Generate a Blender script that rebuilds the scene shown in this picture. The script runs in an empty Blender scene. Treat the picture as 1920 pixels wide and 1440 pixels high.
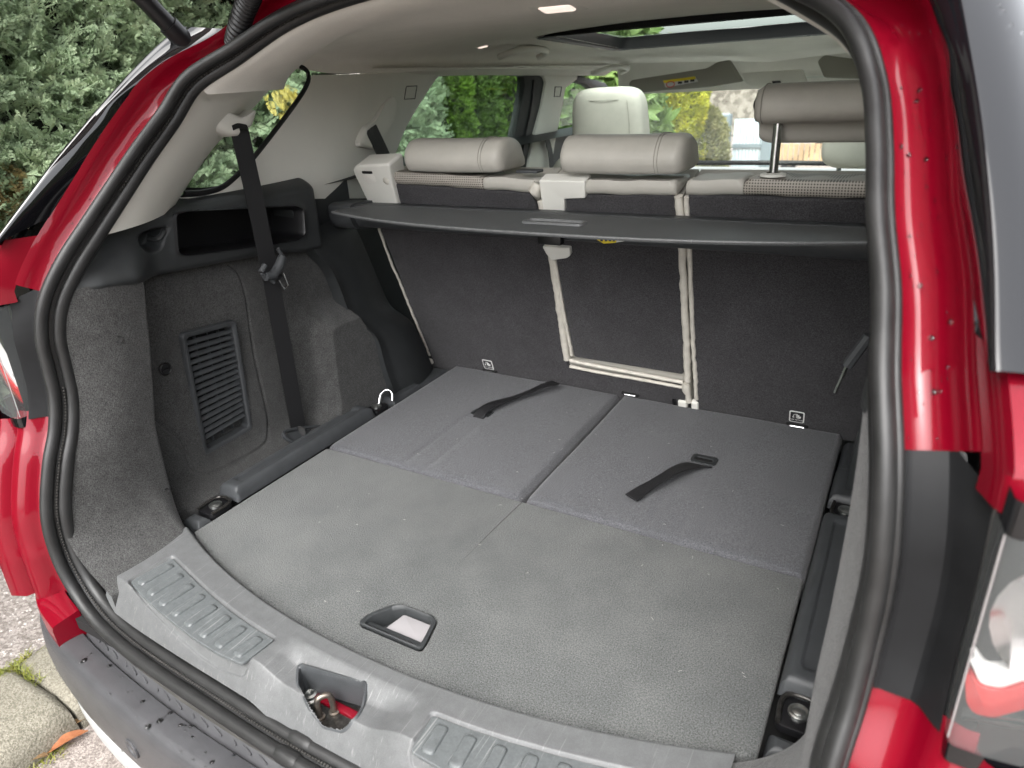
import bpy, bmesh, math, random
import numpy as np
from mathutils import Vector, Matrix
random.seed(7)
rng = np.random.default_rng(11)
scene = bpy.context.scene
COL = scene.collection
rad = math.radians

# ------------------------------------------------------------------ camera
CAMP = np.array([.5556, -.9422, .7218])
YAW, PITCH, ROLL, FPX = -.5398, -.4138, -.055, 1280.0
_cy, _sy, _cp, _sp, _cr, _sr = math.cos(YAW), math.sin(YAW), math.cos(PITCH), math.sin(PITCH), math.cos(ROLL), math.sin(ROLL)
CF = np.array([_sy*_cp, _cy*_cp, _sp])
_r0 = np.array([_cy, -_sy, 0.0]); _u0 = np.cross(_r0, CF)
CR = _r0*_cr + _u0*_sr
CU = -_r0*_sr + _u0*_cr
cam_d = bpy.data.cameras.new('camera')
cam_d.sensor_fit = 'HORIZONTAL'; cam_d.sensor_width = 36.0; cam_d.lens = 36.0*FPX/1920.0
cam_d.clip_start = .01; cam_d.clip_end = 500
cam = bpy.data.objects.new('camera', cam_d); COL.objects.link(cam)
cam.matrix_world = Matrix(((CR[0], CU[0], -CF[0], CAMP[0]), (CR[1], CU[1], -CF[1], CAMP[1]), (CR[2], CU[2], -CF[2], CAMP[2]), (0, 0, 0, 1)))
scene.camera = cam
cam_d.dof.use_dof = True; cam_d.dof.focus_distance = 1.25; cam_d.dof.aperture_fstop = 6.0

# ------------------------------------------------------------------ sky, sun, exposure
SUN_EL, SUN_AZ = 55.0, 172.0            # azimuth clockwise from +Y
world = bpy.data.worlds.new('World'); scene.world = world; world.use_nodes = True
wn = world.node_tree.nodes; wl = world.node_tree.links
for n in list(wn): wn.remove(n)
sky = wn.new('ShaderNodeTexSky'); sky.sky_type = 'NISHITA'; sky.sun_disc = False
sky.sun_elevation = rad(SUN_EL); sky.sun_rotation = rad(SUN_AZ)
sky.air_density = 1.0; sky.dust_density = 4.0; sky.ozone_density = 1.0
hs = wn.new('ShaderNodeHueSaturation'); hs.inputs['Saturation'].default_value = .16
bgn = wn.new('ShaderNodeBackground'); bgn.inputs['Strength'].default_value = .15
wo = wn.new('ShaderNodeOutputWorld')
wl.new(sky.outputs[0], hs.inputs['Color']); wl.new(hs.outputs[0], bgn.inputs['Color']); wl.new(bgn.outputs[0], wo.inputs['Surface'])
sun_d = bpy.data.lights.new('sun', 'SUN'); sun_d.energy = .8; sun_d.angle = rad(70); sun_d.color = (1, .97, .93)
sun = bpy.data.objects.new('sun', sun_d); COL.objects.link(sun); sun.location = (1, -3, 6)
_sd = Vector((math.sin(rad(SUN_AZ))*math.cos(rad(SUN_EL)), math.cos(rad(SUN_AZ))*math.cos(rad(SUN_EL)), math.sin(rad(SUN_EL))))
sun.rotation_euler = _sd.to_track_quat('Z', 'Y').to_euler()
scene.view_settings.view_transform = 'Standard'; scene.view_settings.look = 'None'
scene.view_settings.gamma = 1.0; scene.view_settings.use_curve_mapping = False
scene.view_settings.exposure = 2.30
scene.render.engine = 'CYCLES'
scene.cycles.use_denoising = True
scene.cycles.use_adaptive_sampling = True; scene.cycles.adaptive_threshold = .025
scene.cycles.max_bounces = 8; scene.cycles.diffuse_bounces = 5; scene.cycles.glossy_bounces = 4; scene.cycles.transparent_max_bounces = 16
scene.cycles.caustics_reflective = False; scene.cycles.caustics_refractive = False
scene.cycles.sample_clamp_indirect = 6.0
scene.render.resolution_x = 1024; scene.render.resolution_y = 768

# ------------------------------------------------------------------ measuring helpers: a sight line met with a real surface of the car
def ray(u, v): return CF + CR*(u-960)/FPX - CU*(v-720)/FPX
def at(u, v, n, d):
    q = ray(u, v); n = np.asarray(n, float)
    return CAMP + q*((d - n@CAMP)/(n@q))
def PX(u, v, x): return at(u, v, (1, 0, 0), x)
def PY(u, v, y): return at(u, v, (0, 1, 0), y)
def PZ(u, v, z): return at(u, v, (0, 0, 1), z)
def PW(u, v, f, x0=-.6):
    x = x0
    for _ in range(25):
        p = PX(u, v, x); x = .5*x + .5*f(p[1], p[2])
    return PX(u, v, x)
def cr(P, n=60, closed=False):
    """Catmull-Rom through points, n samples by arc length"""
    P = np.asarray(P, float)
    Q = np.vstack([P[-1:], P, P[:2]]) if closed else np.vstack([2*P[0]-P[1], P, 2*P[-1]-P[-2]])
    out = []
    m = len(Q)-3
    for i in range(m):
        a, b, c, d = Q[i:i+4]
        t = np.linspace(0, 1, 24, endpoint=False)[:, None]
        out.append(.5*((2*b)+(c-a)*t+(2*a-5*b+4*c-d)*t*t+(-a+3*b-3*c+d)*t**3))
    out = np.vstack(out+[Q[-2][None]])
    L = np.r_[0, np.cumsum(np.linalg.norm(np.diff(out, axis=0), axis=1))]
    s = np.linspace(0, L[-1], n+1 if closed else n)
    if closed: s = s[:-1]
    return np.stack([np.interp(s, L, out[:, k]) for k in range(P.shape[1])], 1)
def lin(P, n):
    P = np.asarray(P, float); L = np.r_[0, np.cumsum(np.linalg.norm(np.diff(P, axis=0), axis=1))]
    s = np.linspace(0, L[-1], n); return np.stack([np.interp(s, L, P[:, k]) for k in range(P.shape[1])], 1)
def sstep(a, b, x):
    t = np.clip((np.asarray(x, float)-a)/(b-a), 0, 1); return t*t*(3-2*t)
def rrect(w, h, r, n=5):
    o = []
    for cx, cy, a0 in ((w/2-r, h/2-r, 0), (-w/2+r, h/2-r, 90), (-w/2+r, -h/2+r, 180), (w/2-r, -h/2+r, 270)):
        for k in range(n+1):
            a = rad(a0+90*k/n); o.append((cx+r*math.cos(a), cy+r*math.sin(a)))
    return np.array(o)
def roundpoly(P, r, n=4):
    """round the corners of a 2D polygon"""
    P = np.asarray(P, float); P = P[np.linalg.norm(P-np.roll(P, 1, 0), axis=1) > 1e-6]; o = []; m = len(P)
    for i in range(m):
        a, b, c = P[i-1], P[i], P[(i+1) % m]
        d1 = a-b; d2 = c-b; l1, l2 = np.linalg.norm(d1), np.linalg.norm(d2)
        k = min(r, .45*l1, .45*l2); p = b+d1/l1*k; q = b+d2/l2*k
        for t in np.linspace(0, 1, n+1): o.append((1-t)**2*p+2*t*(1-t)*b+t*t*q)
    return np.array(o)
def pip(P, x, y):
    """vectorised point in polygon"""
    P = np.asarray(P); ins = np.zeros(np.shape(x), bool); j = len(P)-1
    for i in range(len(P)):
        xi, yi = P[i]; xj, yj = P[j]
        c = ((yi > y) != (yj > y)) & (x < (xj-xi)*(y-yi)/(yj-yi+1e-12)+xi); ins ^= c; j = i
    return ins
def pdist(P, x, y, closed=True):
    """distance of points to polyline"""
    P = np.asarray(P); D = np.full(np.shape(x), 9.0)
    for i in range(len(P) if closed else len(P)-1):
        a = P[i]; b = P[(i+1) % len(P)]; d = b-a; l = d@d+1e-15
        t = np.clip(((x-a[0])*d[0]+(y-a[1])*d[1])/l, 0, 1)
        D = np.minimum(D, np.hypot(x-a[0]-t*d[0], y-a[1]-t*d[1]))
    return D

# ------------------------------------------------------------------ objects
GROUND = -.72
def put(o, parent):
    COL.objects.link(o)
    if parent is not None:
        o.parent = parent
        if parent.type == 'EMPTY': o.location = tuple(-c for c in parent.location)
    return o
def obj(name, V, F, m, parent=None, smooth=38, label=None, kind=None):
    me = bpy.data.meshes.new(name)
    me.from_pydata([tuple(map(float, v)) for v in V], [], [tuple(int(i) for i in f) for f in F])
    me.update()
    if smooth is not None:
        me.polygons.foreach_set('use_smooth', [True]*len(me.polygons))
        me.set_sharp_from_angle(angle=rad(smooth))
    if m is not None: me.materials.append(m)
    o = bpy.data.objects.new(name, me)
    if label: o['label'] = label
    if kind: o['kind'] = kind
    return put(o, parent)
def obj_np(name, V, F, m, parent=None, smooth=True, label=None, kind=None):
    """fast path, F is an (n,3) or (n,4) array"""
    V = np.ascontiguousarray(V, np.float32); F = np.ascontiguousarray(F, np.int32); k = F.shape[1]
    me = bpy.data.meshes.new(name); me.vertices.add(len(V)); me.vertices.foreach_set('co', V.ravel())
    me.loops.add(F.size); me.loops.foreach_set('vertex_index', F.ravel())
    me.polygons.add(len(F)); me.polygons.foreach_set('loop_start', np.arange(0, F.size, k, dtype=np.int32))
    me.polygons.foreach_set('use_smooth', np.full(len(F), bool(smooth)))
    me.update(calc_edges=True)
    if m is not None: me.materials.append(m)
    o = bpy.data.objects.new(name, me)
    if label: o['label'] = label
    if kind: o['kind'] = kind
    return put(o, parent)
def empty(name, loc, label=None, cat=None, group=None):
    o = bpy.data.objects.new(name, None); COL.objects.link(o); o.location = loc; o.empty_display_size = .1
    if label: o['label'] = label
    if cat: o['category'] = cat
    if group: o['group'] = group
    return o
def tag(o, label, cat, group=None):
    o['label'] = label; o['category'] = cat
    if group: o['group'] = group
    return o
MIR = Matrix.Scale(-1, 4, (1, 0, 0))
def mirror(o, parent=None, deep=True, label=None):
    """the same part on the other side of the car: mirrored mesh data"""
    me = o.data.copy(); me.transform(MIR); me.flip_normals()
    c = bpy.data.objects.new(o.name, me)
    if label: c['label'] = label
    if 'kind' in o: c['kind'] = o['kind']
    par = parent if parent is not None else o.parent
    put(c, par)
    if deep:
        for ch in [k for k in bpy.data.objects if k.parent == o]: mirror(ch, c, False)
    return c
class MB:
    """collects shapes into ONE mesh"""
    def __init__(s): s.V = []; s.F = []
    def add(s, V, F):
        b = len(s.V); s.V += [tuple(v) for v in V]; s.F += [tuple(i+b for i in f) for f in F]; return s
    def grid(s, G, closed_u=False, closed_v=False, flip=False):
        G = np.asarray(G); a, b = G.shape[:2]; F = []
        for i in range(a if closed_u else a-1):
            for j in range(b if closed_v else b-1):
                q = (i*b+j, ((i+1) % a)*b+j, ((i+1) % a)*b+(j+1) % b, i*b+(j+1) % b)
                F.append(q[::-1] if flip else q)
        return s.add(G.reshape(-1, 3), F)
    def tube(s, P, r, n=10, caps=True, ell=None):
        """round bar along P; r may be per point"""
        P = np.asarray(P, float); m = len(P); R = np.broadcast_to(r, (m,))
        T = np.gradient(P, axis=0); T /= np.linalg.norm(T, axis=1)[:, None]+1e-12
        up = np.array([0, 0, 1.0]) if abs(T[0][2]) < .9 else np.array([1.0, 0, 0])
        N = np.cross(T[0], up); N /= np.linalg.norm(N); G = []
        for i in range(m):
            N = N-T[i]*(N@T[i]); N /= np.linalg.norm(N)+1e-12; B = np.cross(T[i], N)
            a = np.linspace(0, 2*math.pi, n, endpoint=False)[:, None]
            e = ell or (1, 1)
            G.append(P[i]+R[i]*(np.cos(a)*N*e[0]+np.sin(a)*B*e[1]))
        b = len(s.V); s.grid(np.array(G), closed_v=True)
        if caps: s.F += [tuple(b+j for j in range(n)), tuple(b+(m-1)*n+j for j in range(n))[::-1]]
        return s
    def box(s, c, size, bev=0, seg=2, M=None):
        bm = bmesh.new(); bmesh.ops.create_cube(bm, size=1)
        for v in bm.verts: v.co = Vector((v.co.x*size[0], v.co.y*size[1], v.co.z*size[2]))
        if bev: bmesh.ops.bevel(bm, geom=bm.edges[:], offset=bev, segments=seg, affect='EDGES', profile=.5)
        if M is not None: bm.transform(M)
        bmesh.ops.translate(bm, verts=bm.verts, vec=Vector(c)); return s.bm(bm)
    def bm(s, bm):
        bm.verts.index_update(); s.add([v.co[:] for v in bm.verts], [[v.index for v in f.verts] for f in bm.faces]); bm.free(); return s
    def slab(s, poly, o, ux, uy, t, bev=0, seg=2, holes=()):
        """polygon (2D) in the frame o,ux,uy, extruded by t along ux x uy, edges of the top bevelled"""
        o, ux, uy = map(lambda a: np.asarray(a, float), (o, ux, uy)); nn = np.cross(ux, uy); nn /= np.linalg.norm(nn)
        bm = bmesh.new(); loops = [poly]+list(holes); E = []
        for L in loops:
            vs = [bm.verts.new(Vector(o+ux*p[0]+uy*p[1])) for p in L]
            E += [bm.edges.new((vs[i], vs[(i+1) % len(vs)])) for i in range(len(vs))]
        if len(loops) == 1: bm.faces.new(bm.verts[:])
        else: bmesh.ops.triangle_fill(bm, use_beauty=True, edges=E)
        bmesh.ops.recalc_face_normals(bm, faces=bm.faces)
        for f in bm.faces:
            if Vector(nn).dot(f.normal) < 0: f.normal_flip()
        base = bm.faces[:]
        r = bmesh.ops.extrude_face_region(bm, geom=base)
        nv = [g for g in r['geom'] if isinstance(g, bmesh.types.BMVert)]
        bmesh.ops.translate(bm, verts=nv, vec=Vector(nn*t))
        bmesh.ops.recalc_face_normals(bm, faces=bm.faces)
        if bev:
            ns = set(nv)
            eg = [e for e in bm.edges if e.verts[0] in ns and e.verts[1] in ns and len(e.link_faces) == 2 and e.calc_face_angle(0) > .6]
            bmesh.ops.bevel(bm, geom=eg, offset=bev, segments=seg, affect='EDGES', profile=.5, clamp_overlap=True)
        return s.bm(bm)
    def dome(s, c, r, n=(0, 0, 1), h=.5, seg=10, rings=3):
        n = Vector(n).normalized(); q = n.to_track_quat('Z', 'Y'); V = []; F = []
        for i in range(rings):
            a = math.pi/2*i/rings
            for k in range(seg):
                b = 2*math.pi*k/seg; V.append(Vector(c)+q@Vector((r*math.cos(a)*math.cos(b), r*math.cos(a)*math.sin(b), r*h*math.sin(a))))
        V.append(Vector(c)+n*r*h)
        for i in range(rings-1):
            for k in range(seg): F.append((i*seg+k, i*seg+(k+1) % seg, (i+1)*seg+(k+1) % seg, (i+1)*seg+k))
        for k in range(seg): F.append(((rings-1)*seg+k, (rings-1)*seg+(k+1) % seg, rings*seg))
        return s.add([v[:] for v in V], F)
    def lathe(s, prof, c, n=(0, 0, 1), seg=20):
        """prof: list of (radius, height)"""
        q = Vector(n).normalized().to_track_quat('Z', 'Y'); G = []
        for (r_, h_) in prof:
            G.append([(Vector(c)+q@Vector((r_*math.cos(2*math.pi*k/seg), r_*math.sin(2*math.pi*k/seg), h_)))[:] for k in range(seg)])
        return s.grid(np.array(G), closed_v=True, flip=True)
    def build(s, name, m, parent=None, smooth=38, **k):
        return obj(name, s.V, s.F, m, parent, smooth, **k)
def fixn(o):
    bm = bmesh.new(); bm.from_mesh(o.data); bmesh.ops.recalc_face_normals(bm, faces=bm.faces); bm.to_mesh(o.data); bm.free(); return o

# ------------------------------------------------------------------ materials
def mat(name, base=(.5, .5, .5), rough=.5, metal=0., spec=.5, coat=0., coat_rough=.05, sheen=0., bump=0., bscale=800., var=0., vscale=20., var2=None, trans=0., ior=1.45, speck=0., speck_scale=900., specc=None, alpha=None, detail=2.):
    m = bpy.data.materials.new(name); m.use_nodes = True; nt = m.node_tree; N = nt.nodes; L = nt.links
    b = N['Principled BSDF']
    b.inputs['Base Color'].default_value = (*base, 1); b.inputs['Roughness'].default_value = rough; b.inputs['Metallic'].default_value = metal
    b.inputs['Specular IOR Level'].default_value = spec; b.inputs['Coat Weight'].default_value = coat; b.inputs['Coat Roughness'].default_value = coat_rough
    b.inputs['Sheen Weight'].default_value = sheen; b.inputs['Transmission Weight'].default_value = trans; b.inputs['IOR'].default_value = ior
    tc = N.new('ShaderNodeTexCoord')
    col = None
    def noise(sc, d=4., rgh=.6):
        t = N.new('ShaderNodeTexNoise'); t.inputs['Scale'].default_value = sc; t.inputs['Detail'].default_value = d; t.inputs['Roughness'].default_value = rgh
        L.new(tc.outputs['Object'], t.inputs['Vector']); return t
    if var or speck:
        last = None
        if var:
            t = noise(vscale, 4, .6); rp = N.new('ShaderNodeValToRGB'); L.new(t.outputs['Fac'], rp.inputs['Fac'])
            lo = tuple(c*(1-var) for c in base); hi = var2 or tuple(min(1, c*(1+var)) for c in base)
            rp.color_ramp.elements[0].position = .32; rp.color_ramp.elements[1].position = .68
            rp.color_ramp.elements[0].color = (*lo, 1); rp.color_ramp.elements[1].color = (*hi, 1); last = rp.outputs[0]
        if speck:
            t = noise(speck_scale, 2, .7); rp = N.new('ShaderNodeValToRGB'); L.new(t.outputs['Fac'], rp.inputs['Fac'])
            rp.color_ramp.elements[0].position = .3; rp.color_ramp.elements[1].position = .72
            rp.color_ramp.elements[0].color = (1-speck,)*3+(1,); rp.color_ramp.elements[1].color = (1+speck,)*3+(1,)
            mx = N.new('ShaderNodeMix'); mx.data_type = 'RGBA'; mx.blend_type = 'MULTIPLY'; mx.inputs['Factor'].default_value = 1
            if last: L.new(last, mx.inputs['A'])
            else: mx.inputs['A'].default_value = (*base, 1)
            L.new(rp.outputs[0], mx.inputs['B']); last = mx.outputs['Result']
        L.new(last, b.inputs['Base Color'])
    if bump:
        t = noise(bscale, detail, .65); bp = N.new('ShaderNodeBump'); bp.inputs['Strength'].default_value = bump; bp.inputs['Distance'].default_value = .0015
        L.new(t.outputs['Fac'], bp.inputs['Height']); L.new(bp.outputs[0], b.inputs['Normal'])
    return m
def glass_mat(name, tint, refl_rough=.0, haze=0.0, spec=1.5):
    m = bpy.data.materials.new(name); m.use_nodes = True; nt = m.node_tree; N = nt.nodes; L = nt.links; N.clear()
    out = N.new('ShaderNodeOutputMaterial'); tr = N.new('ShaderNodeBsdfTransparent'); tr.inputs[0].default_value = (*tint, 1)
    gl = N.new('ShaderNodeBsdfGlossy'); gl.inputs['Roughness'].default_value = refl_rough; lw = N.new('ShaderNodeLayerWeight'); lw.inputs['Blend'].default_value = .5
    pw = N.new('ShaderNodeMath'); pw.operation = 'POWER'; pw.inputs[1].default_value = 4.5; L.new(lw.outputs['Facing'], pw.inputs[0])
    fr = N.new('ShaderNodeMath'); fr.operation = 'MULTIPLY_ADD'; fr.inputs[1].default_value = .75; fr.inputs[2].default_value = .045; L.new(pw.outputs[0], fr.inputs[0])
    mx = N.new('ShaderNodeMixShader'); L.new(fr.outputs[0], mx.inputs[0]); L.new(tr.outputs[0], mx.inputs[1]); L.new(gl.outputs[0], mx.inputs[2]); last = mx.outputs[0]
    if haze:
        df = N.new('ShaderNodeBsdfDiffuse'); df.inputs[0].default_value = (.8, .85, .85, 1); m2 = N.new('ShaderNodeMixShader'); m2.inputs[0].default_value = haze
        L.new(last, m2.inputs[1]); L.new(df.outputs[0], m2.inputs[2]); last = m2.outputs[0]
    L.new(last, out.inputs[0]); return m

M = {}
M['red'] = mat('red_paint', (0.1469, 0.000534, 0.00801), .45, metal=.1, spec=.12, coat=.6, coat_rough=.05)
M['gloss_black'] = mat('gloss_black', (.004, .004, .005), .04, spec=.5, ior=1.62)
M['rubber'] = mat('rubber', (0.01566, 0.01566, 0.01566), .46, bump=.12, bscale=500, var=.25, vscale=30)
M['rubber_dirty'] = mat('rubber_dusty', (0.0375, 0.03525, 0.03225), .6, bump=.12, bscale=400, var=.35, vscale=26)
M['sill'] = mat('sill_plastic', (0.09416, 0.09648, 0.0979), .46, spec=.5, bump=.22, bscale=1400, var=.10, vscale=60, speck=.12, speck_scale=700)
M['plastic'] = mat('grey_plastic', (0.04176, 0.04464, 0.04752), .48, bump=.18, bscale=1500, var=.10, vscale=40)
M['dark_plastic'] = mat('dark_plastic', (0.02393, 0.0261, 0.02719), .5, bump=.18, bscale=1500, var=.12, vscale=30)
M['black_plastic'] = mat('black_plastic', (0.0064, 0.0064, 0.0072), .4, bump=.1, bscale=1200)
M['bumper'] = mat('bumper_plastic', (0.04856, 0.04856, 0.05169), .36, bump=.2, bscale=1600, var=.12, vscale=22)
M['skid'] = mat('skid_grey', (.34, .35, .35), .5, bump=.1, bscale=900)
M['carpet_floor'] = mat('carpet_floor', (0.07832, 0.08209, 0.08115), .95, spec=.1, sheen=.2, bump=1., bscale=420, var=.12, vscale=9, var2=(.094, .097, .095), speck=.7, speck_scale=520)
M['carpet_seat'] = mat('carpet_folded_seat', (0.0836, 0.0847, 0.0913), .95, spec=.1, sheen=.2, bump=.8, bscale=500, var=.05, vscale=9, speck=.55, speck_scale=520)
M['carpet_back'] = mat('carpet_seat_back', (0.0445, 0.04272, 0.04539), .95, spec=.1, sheen=.15, bump=.8, bscale=700, var=.12, vscale=12, speck=.6, speck_scale=430)
M['carpet_side'] = mat('carpet_side', (.052, .052, .051), .95, spec=.1, sheen=.2, bump=.8, bscale=600, var=.16, vscale=40, speck=.6, speck_scale=480)
M['beige'] = mat('beige_trim', (.66, .65, .60), .62, bump=.08, bscale=1200, var=.03, vscale=9)
M['headlining'] = mat('headlining_fabric', (.72, .70, .65), .9, spec=.15, bump=.25, bscale=900, var=.03, vscale=15, speck=.06, speck_scale=700)
M['leather'] = mat('ivory_leather', (0.4094, 0.3916, 0.3516), .5, bump=.22, bscale=330, var=.05, vscale=25)
M['leather_piping'] = mat('leather_piping', (.55, .52, .46), .55, bump=.3, bscale=160, var=.10, vscale=45)
M['belt'] = mat('belt_webbing', (.012, .012, .013), .55, bump=.3, bscale=900)
M['steel'] = mat('steel', (.55, .56, .56), .25, metal=1., var=.2, vscale=90)
M['zinc'] = mat('zinc_bolt', (.62, .64, .62), .32, metal=1., var=.2, vscale=120)
M['dark_steel'] = mat('dark_steel', (.05, .048, .045), .32, metal=.7, var=.5, vscale=140)
M['rust_steel'] = mat('worn_steel', (.22, .20, .18), .35, metal=.8, var=.4, vscale=130, var2=(.26, .22, .18))
M['white'] = mat('white_print', (0.6375, 0.6375, 0.6205), .5)
M['label_dark'] = mat('label_charcoal', (.02, .02, .022), .5)
M['yellow'] = mat('label_yellow', (.75, .58, .03), .5)
M['red_ring'] = mat('label_red', (.6, .03, .03), .5)
M['dark_gap'] = mat('dark_recess', (.006, .006, .006), .8)
M['glass'] = glass_mat('window_glass', (.78, .88, .82))
M['glass_side'] = glass_mat('side_glass', (.84, .93, .89), haze=.012)
M['glass_wet'] = glass_mat('wet_windscreen', (.90, .95, .94), haze=.035)
M['lens_clear'] = glass_mat('clear_lens', (.80, .80, .80), haze=.06)
M['lens_red'] = mat('red_lens', (.42, .004, .004), .08, coat=1.)
M['reflector'] = mat('lamp_chrome', (.55, .52, .52), .12, metal=1.)
M['lamp_white'] = mat('lamp_white', (.75, .74, .72), .2, coat=1.)
M['water'] = mat('water', (1, 1, 1), .0, trans=1., ior=1.33)
M['dash'] = mat('pale_dashboard', (0.544, 0.544, 0.512), .45)

def scratch(m, amt=.22, rot=.6, sc=(340, 9, 60)):
    """fine lighter rub marks over a plastic"""
    nt = m.node_tree; N = nt.nodes; L = nt.links; b = N['Principled BSDF']; src = b.inputs['Base Color'].links[0].from_socket
    tc = N.new('ShaderNodeTexCoord'); last = src
    for k, (r_, s_) in enumerate(((rot, sc), (rot+1.9, (300, 12, 60)))):
        mp = N.new('ShaderNodeMapping'); mp.inputs['Rotation'].default_value = (0, 0, r_); mp.inputs['Scale'].default_value = s_
        t = N.new('ShaderNodeTexNoise'); t.inputs['Scale'].default_value = 1; t.inputs['Detail'].default_value = 3; rp = N.new('ShaderNodeValToRGB')
        rp.color_ramp.elements[0].position = .64; rp.color_ramp.elements[1].position = .74; rp.color_ramp.elements[0].color = (0, 0, 0, 1); rp.color_ramp.elements[1].color = (amt, amt, amt, 1)
        L.new(tc.outputs['Object'], mp.inputs[0]); L.new(mp.outputs[0], t.inputs['Vector']); L.new(t.outputs['Fac'], rp.inputs[0])
        mx = N.new('ShaderNodeMix'); mx.data_type = 'RGBA'; L.new(rp.outputs[0], mx.inputs['Factor']); L.new(last, mx.inputs['A']); mx.inputs['B'].default_value = (.40, .40, .39, 1); last = mx.outputs['Result']
    L.new(last, b.inputs['Base Color'])
scratch(M['sill'])

# ================================================================== the car
car = empty('car', (0, .9, GROUND), 'red family car seen from behind with its tailgate up and the empty boot open', 'car')

# tailgate opening: half curve (x>=0) from the middle of the sill to the middle of the roof
HALF = np.array([(0, -.562, -.052), (.075, -.561, -.052), (.185, -.557, -.051), (.286, -.553, -.050), (.393, -.547, -.047), (.475, -.539, -.036), (.532, -.531, -.004),
                 (.560, -.527, .055), (.566, -.518, .125), (.567, -.491, .200), (.573, -.463, .25), (.576, -.446, .30), (.577, -.440, .35), (.574, -.436, .40),
                 (.567, -.420, .45), (.556, -.386, .50), (.547, -.338, .55), (.533, -.292, .60), (.5225, -.243, .65), (.508, -.193, .70), (.480, -.157, .75),
                 (.425, -.112, .787), (.340, -.080, .828), (.250, -.060, .850), (.12, -.045, .864), (0, -.04, .868)])
HS = cr(HALF, 220)
def ring():
    """whole opening, anticlockwise seen from behind, starting at the sill middle going right"""
    L = HS[1:-1][::-1]*np.array([-1, 1, 1])
    return np.vstack([HS, L])
RING = ring()
def frames(P, closed=True):
    T = np.roll(P, -1, 0)-np.roll(P, 1, 0) if closed else np.gradient(P, axis=0)
    T /= np.linalg.norm(T, axis=1)[:, None]
    C = np.array([0, 0, .40]); O = P-C; O[:, 1] = 0
    O[:, 0] *= 1.15
    # outward: part of the radial direction that is square to the curve
    O = O-T*np.sum(O*T, 1)[:, None]; O /= np.linalg.norm(O, axis=1)[:, None]
    D = np.cross(T, O); D *= np.where(D[:, 1] > 0, -1, 1)[:, None]
    return T, O, D
RT, RO, RD = frames(RING)
def smooth_loop(A, k=7):
    B = A.copy()
    for _ in range(k): B = (np.roll(B, 1, 0)+B+np.roll(B, -1, 0))/3
    return B/np.linalg.norm(B, axis=1)[:, None]
RO = smooth_loop(RO); RD = smooth_loop(RD)
def sweep(P, O, D, prof, closed=False, flip=False, mb=None, back=None):
    """profile points (outward, rearward) swept along P"""
    bk = np.zeros(len(P)) if back is None else back
    G = np.stack([P+O*o+D*(r-(bk*sstep(.011, .03, o))[:, None]) for o, r in prof], 1); mb = mb or MB(); mb.grid(G, closed_u=closed, flip=flip); return mb

# --- weatherstrip: carrier, rear lip and front bulb
ws = sweep(RING, RO, RD, [(.009, .013), (.003, .014), (-.002, .008), (-.004, -.003), (-.003, -.013), (.012, -.024)], True).build('weatherstrip', M['rubber'], car)
def ring_tube(off_o, off_d, r, n=12, ell=(1, 1), lo=None, hi=None):
    P = RING+RO*off_o+RD*off_d; G = []
    for i in range(len(P)):
        a = np.linspace(0, 2*math.pi, n, endpoint=False)[:, None]
        G.append(P[i]+r*(np.cos(a)*RO[i]*ell[0]+np.sin(a)*RD[i]*ell[1]))
    return MB().grid(np.array(G), closed_u=True, closed_v=True)
fixn(ring_tube(-.0005, .0145, .0098, ell=(.85, 1)).build('rear_lip', M['rubber'], ws, smooth=80))
fixn(ring_tube(-.0030, -.0105, .0102, ell=(.9, 1)).build('front_bulb', M['rubber'], ws, smooth=80))
fixn(ring_tube(.0085, .0095, .0040, n=8).build('fin', M['rubber'], ws, smooth=80))
# stitched bead lying between lip and bulb
bead = MB(); P = RING+RO*-.0058+RD*.0022
Ls = np.r_[0, np.cumsum(np.linalg.norm(np.diff(np.vstack([P, P[:1]]), axis=0), axis=1))]; Pc = np.vstack([P, P[:1]])
for s_ in np.arange(0, Ls[-1], .0050):
    p = np.array([np.interp(s_, Ls, Pc[:, k]) for k in range(3)])
    if p[2] < .32 or (p[2] > .6 and p[0] < 0):
        i = np.argmin(np.sum((P-p)**2, 1)); t = RT[i]
        bead.dome(p, .0019, n=RO[i]*-1, h=.8, seg=6, rings=2)
bead.build('bead', M['rubber_dirty'], ws, kind='stuff')
# joint of the strip on the sill
js = MB(); i0 = int(np.argmin(np.abs(RING[:, 0]+.028)+(RING[:, 2] > 0)*9))
for od, oo, r_ in ((.0145, -.0005, .0110), (-.0105, -.0030, .0114)):
    Q = np.array([RING[i]+RO[i]*oo+RD[i]*od for i in range(i0-2, i0+3)]); js.tube(lin(Q, 7), [.0098, r_, r_, r_, r_, r_, .0098], 12, False)
js.build('strip_joint', M['rubber'], ws, smooth=80)

surr_m = mat('lamp_surround_plastic', (.0095, .0098, .0105), .5, spec=.2, bump=.15, bscale=1400, var=.15, vscale=25)
# --- painted gutter round the opening (both sides and the top), leaving the lamp zone to the plastic
idx_all = np.arange(len(RING))
def lowext(z0, sel):
    sel = sel[HS[sel, 2] > .05]; P, O, D = HS[sel], RO[sel], RD[sel]; n = 8
    E = np.stack([np.full(n, P[0, 0]), np.full(n, P[0, 1])-np.linspace(.003, .0004, n), np.linspace(z0, P[0, 2]-.006, n)], 1)
    return np.vstack([E, P]), np.vstack([np.tile(O[0], (n, 1)), O]), np.vstack([np.tile(D[0], (n, 1)), D])
def zone(z0, z1, sgn):
    n = len(HS); sel = np.where((HS[:, 2] >= z0) & (HS[:, 2] <= z1) & (HS[:, 0] > .2 if z1 < .8 else HS[:, 0] > -1))[0]
    P = HS[sel].copy(); O = RO[sel].copy(); D = RD[sel].copy()
    if z0 < .04: P, O, D = lowext(z0, sel)
    if sgn < 0:
        for A in (P, O, D): A[:, 0] *= -1
    return P, O, D
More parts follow.
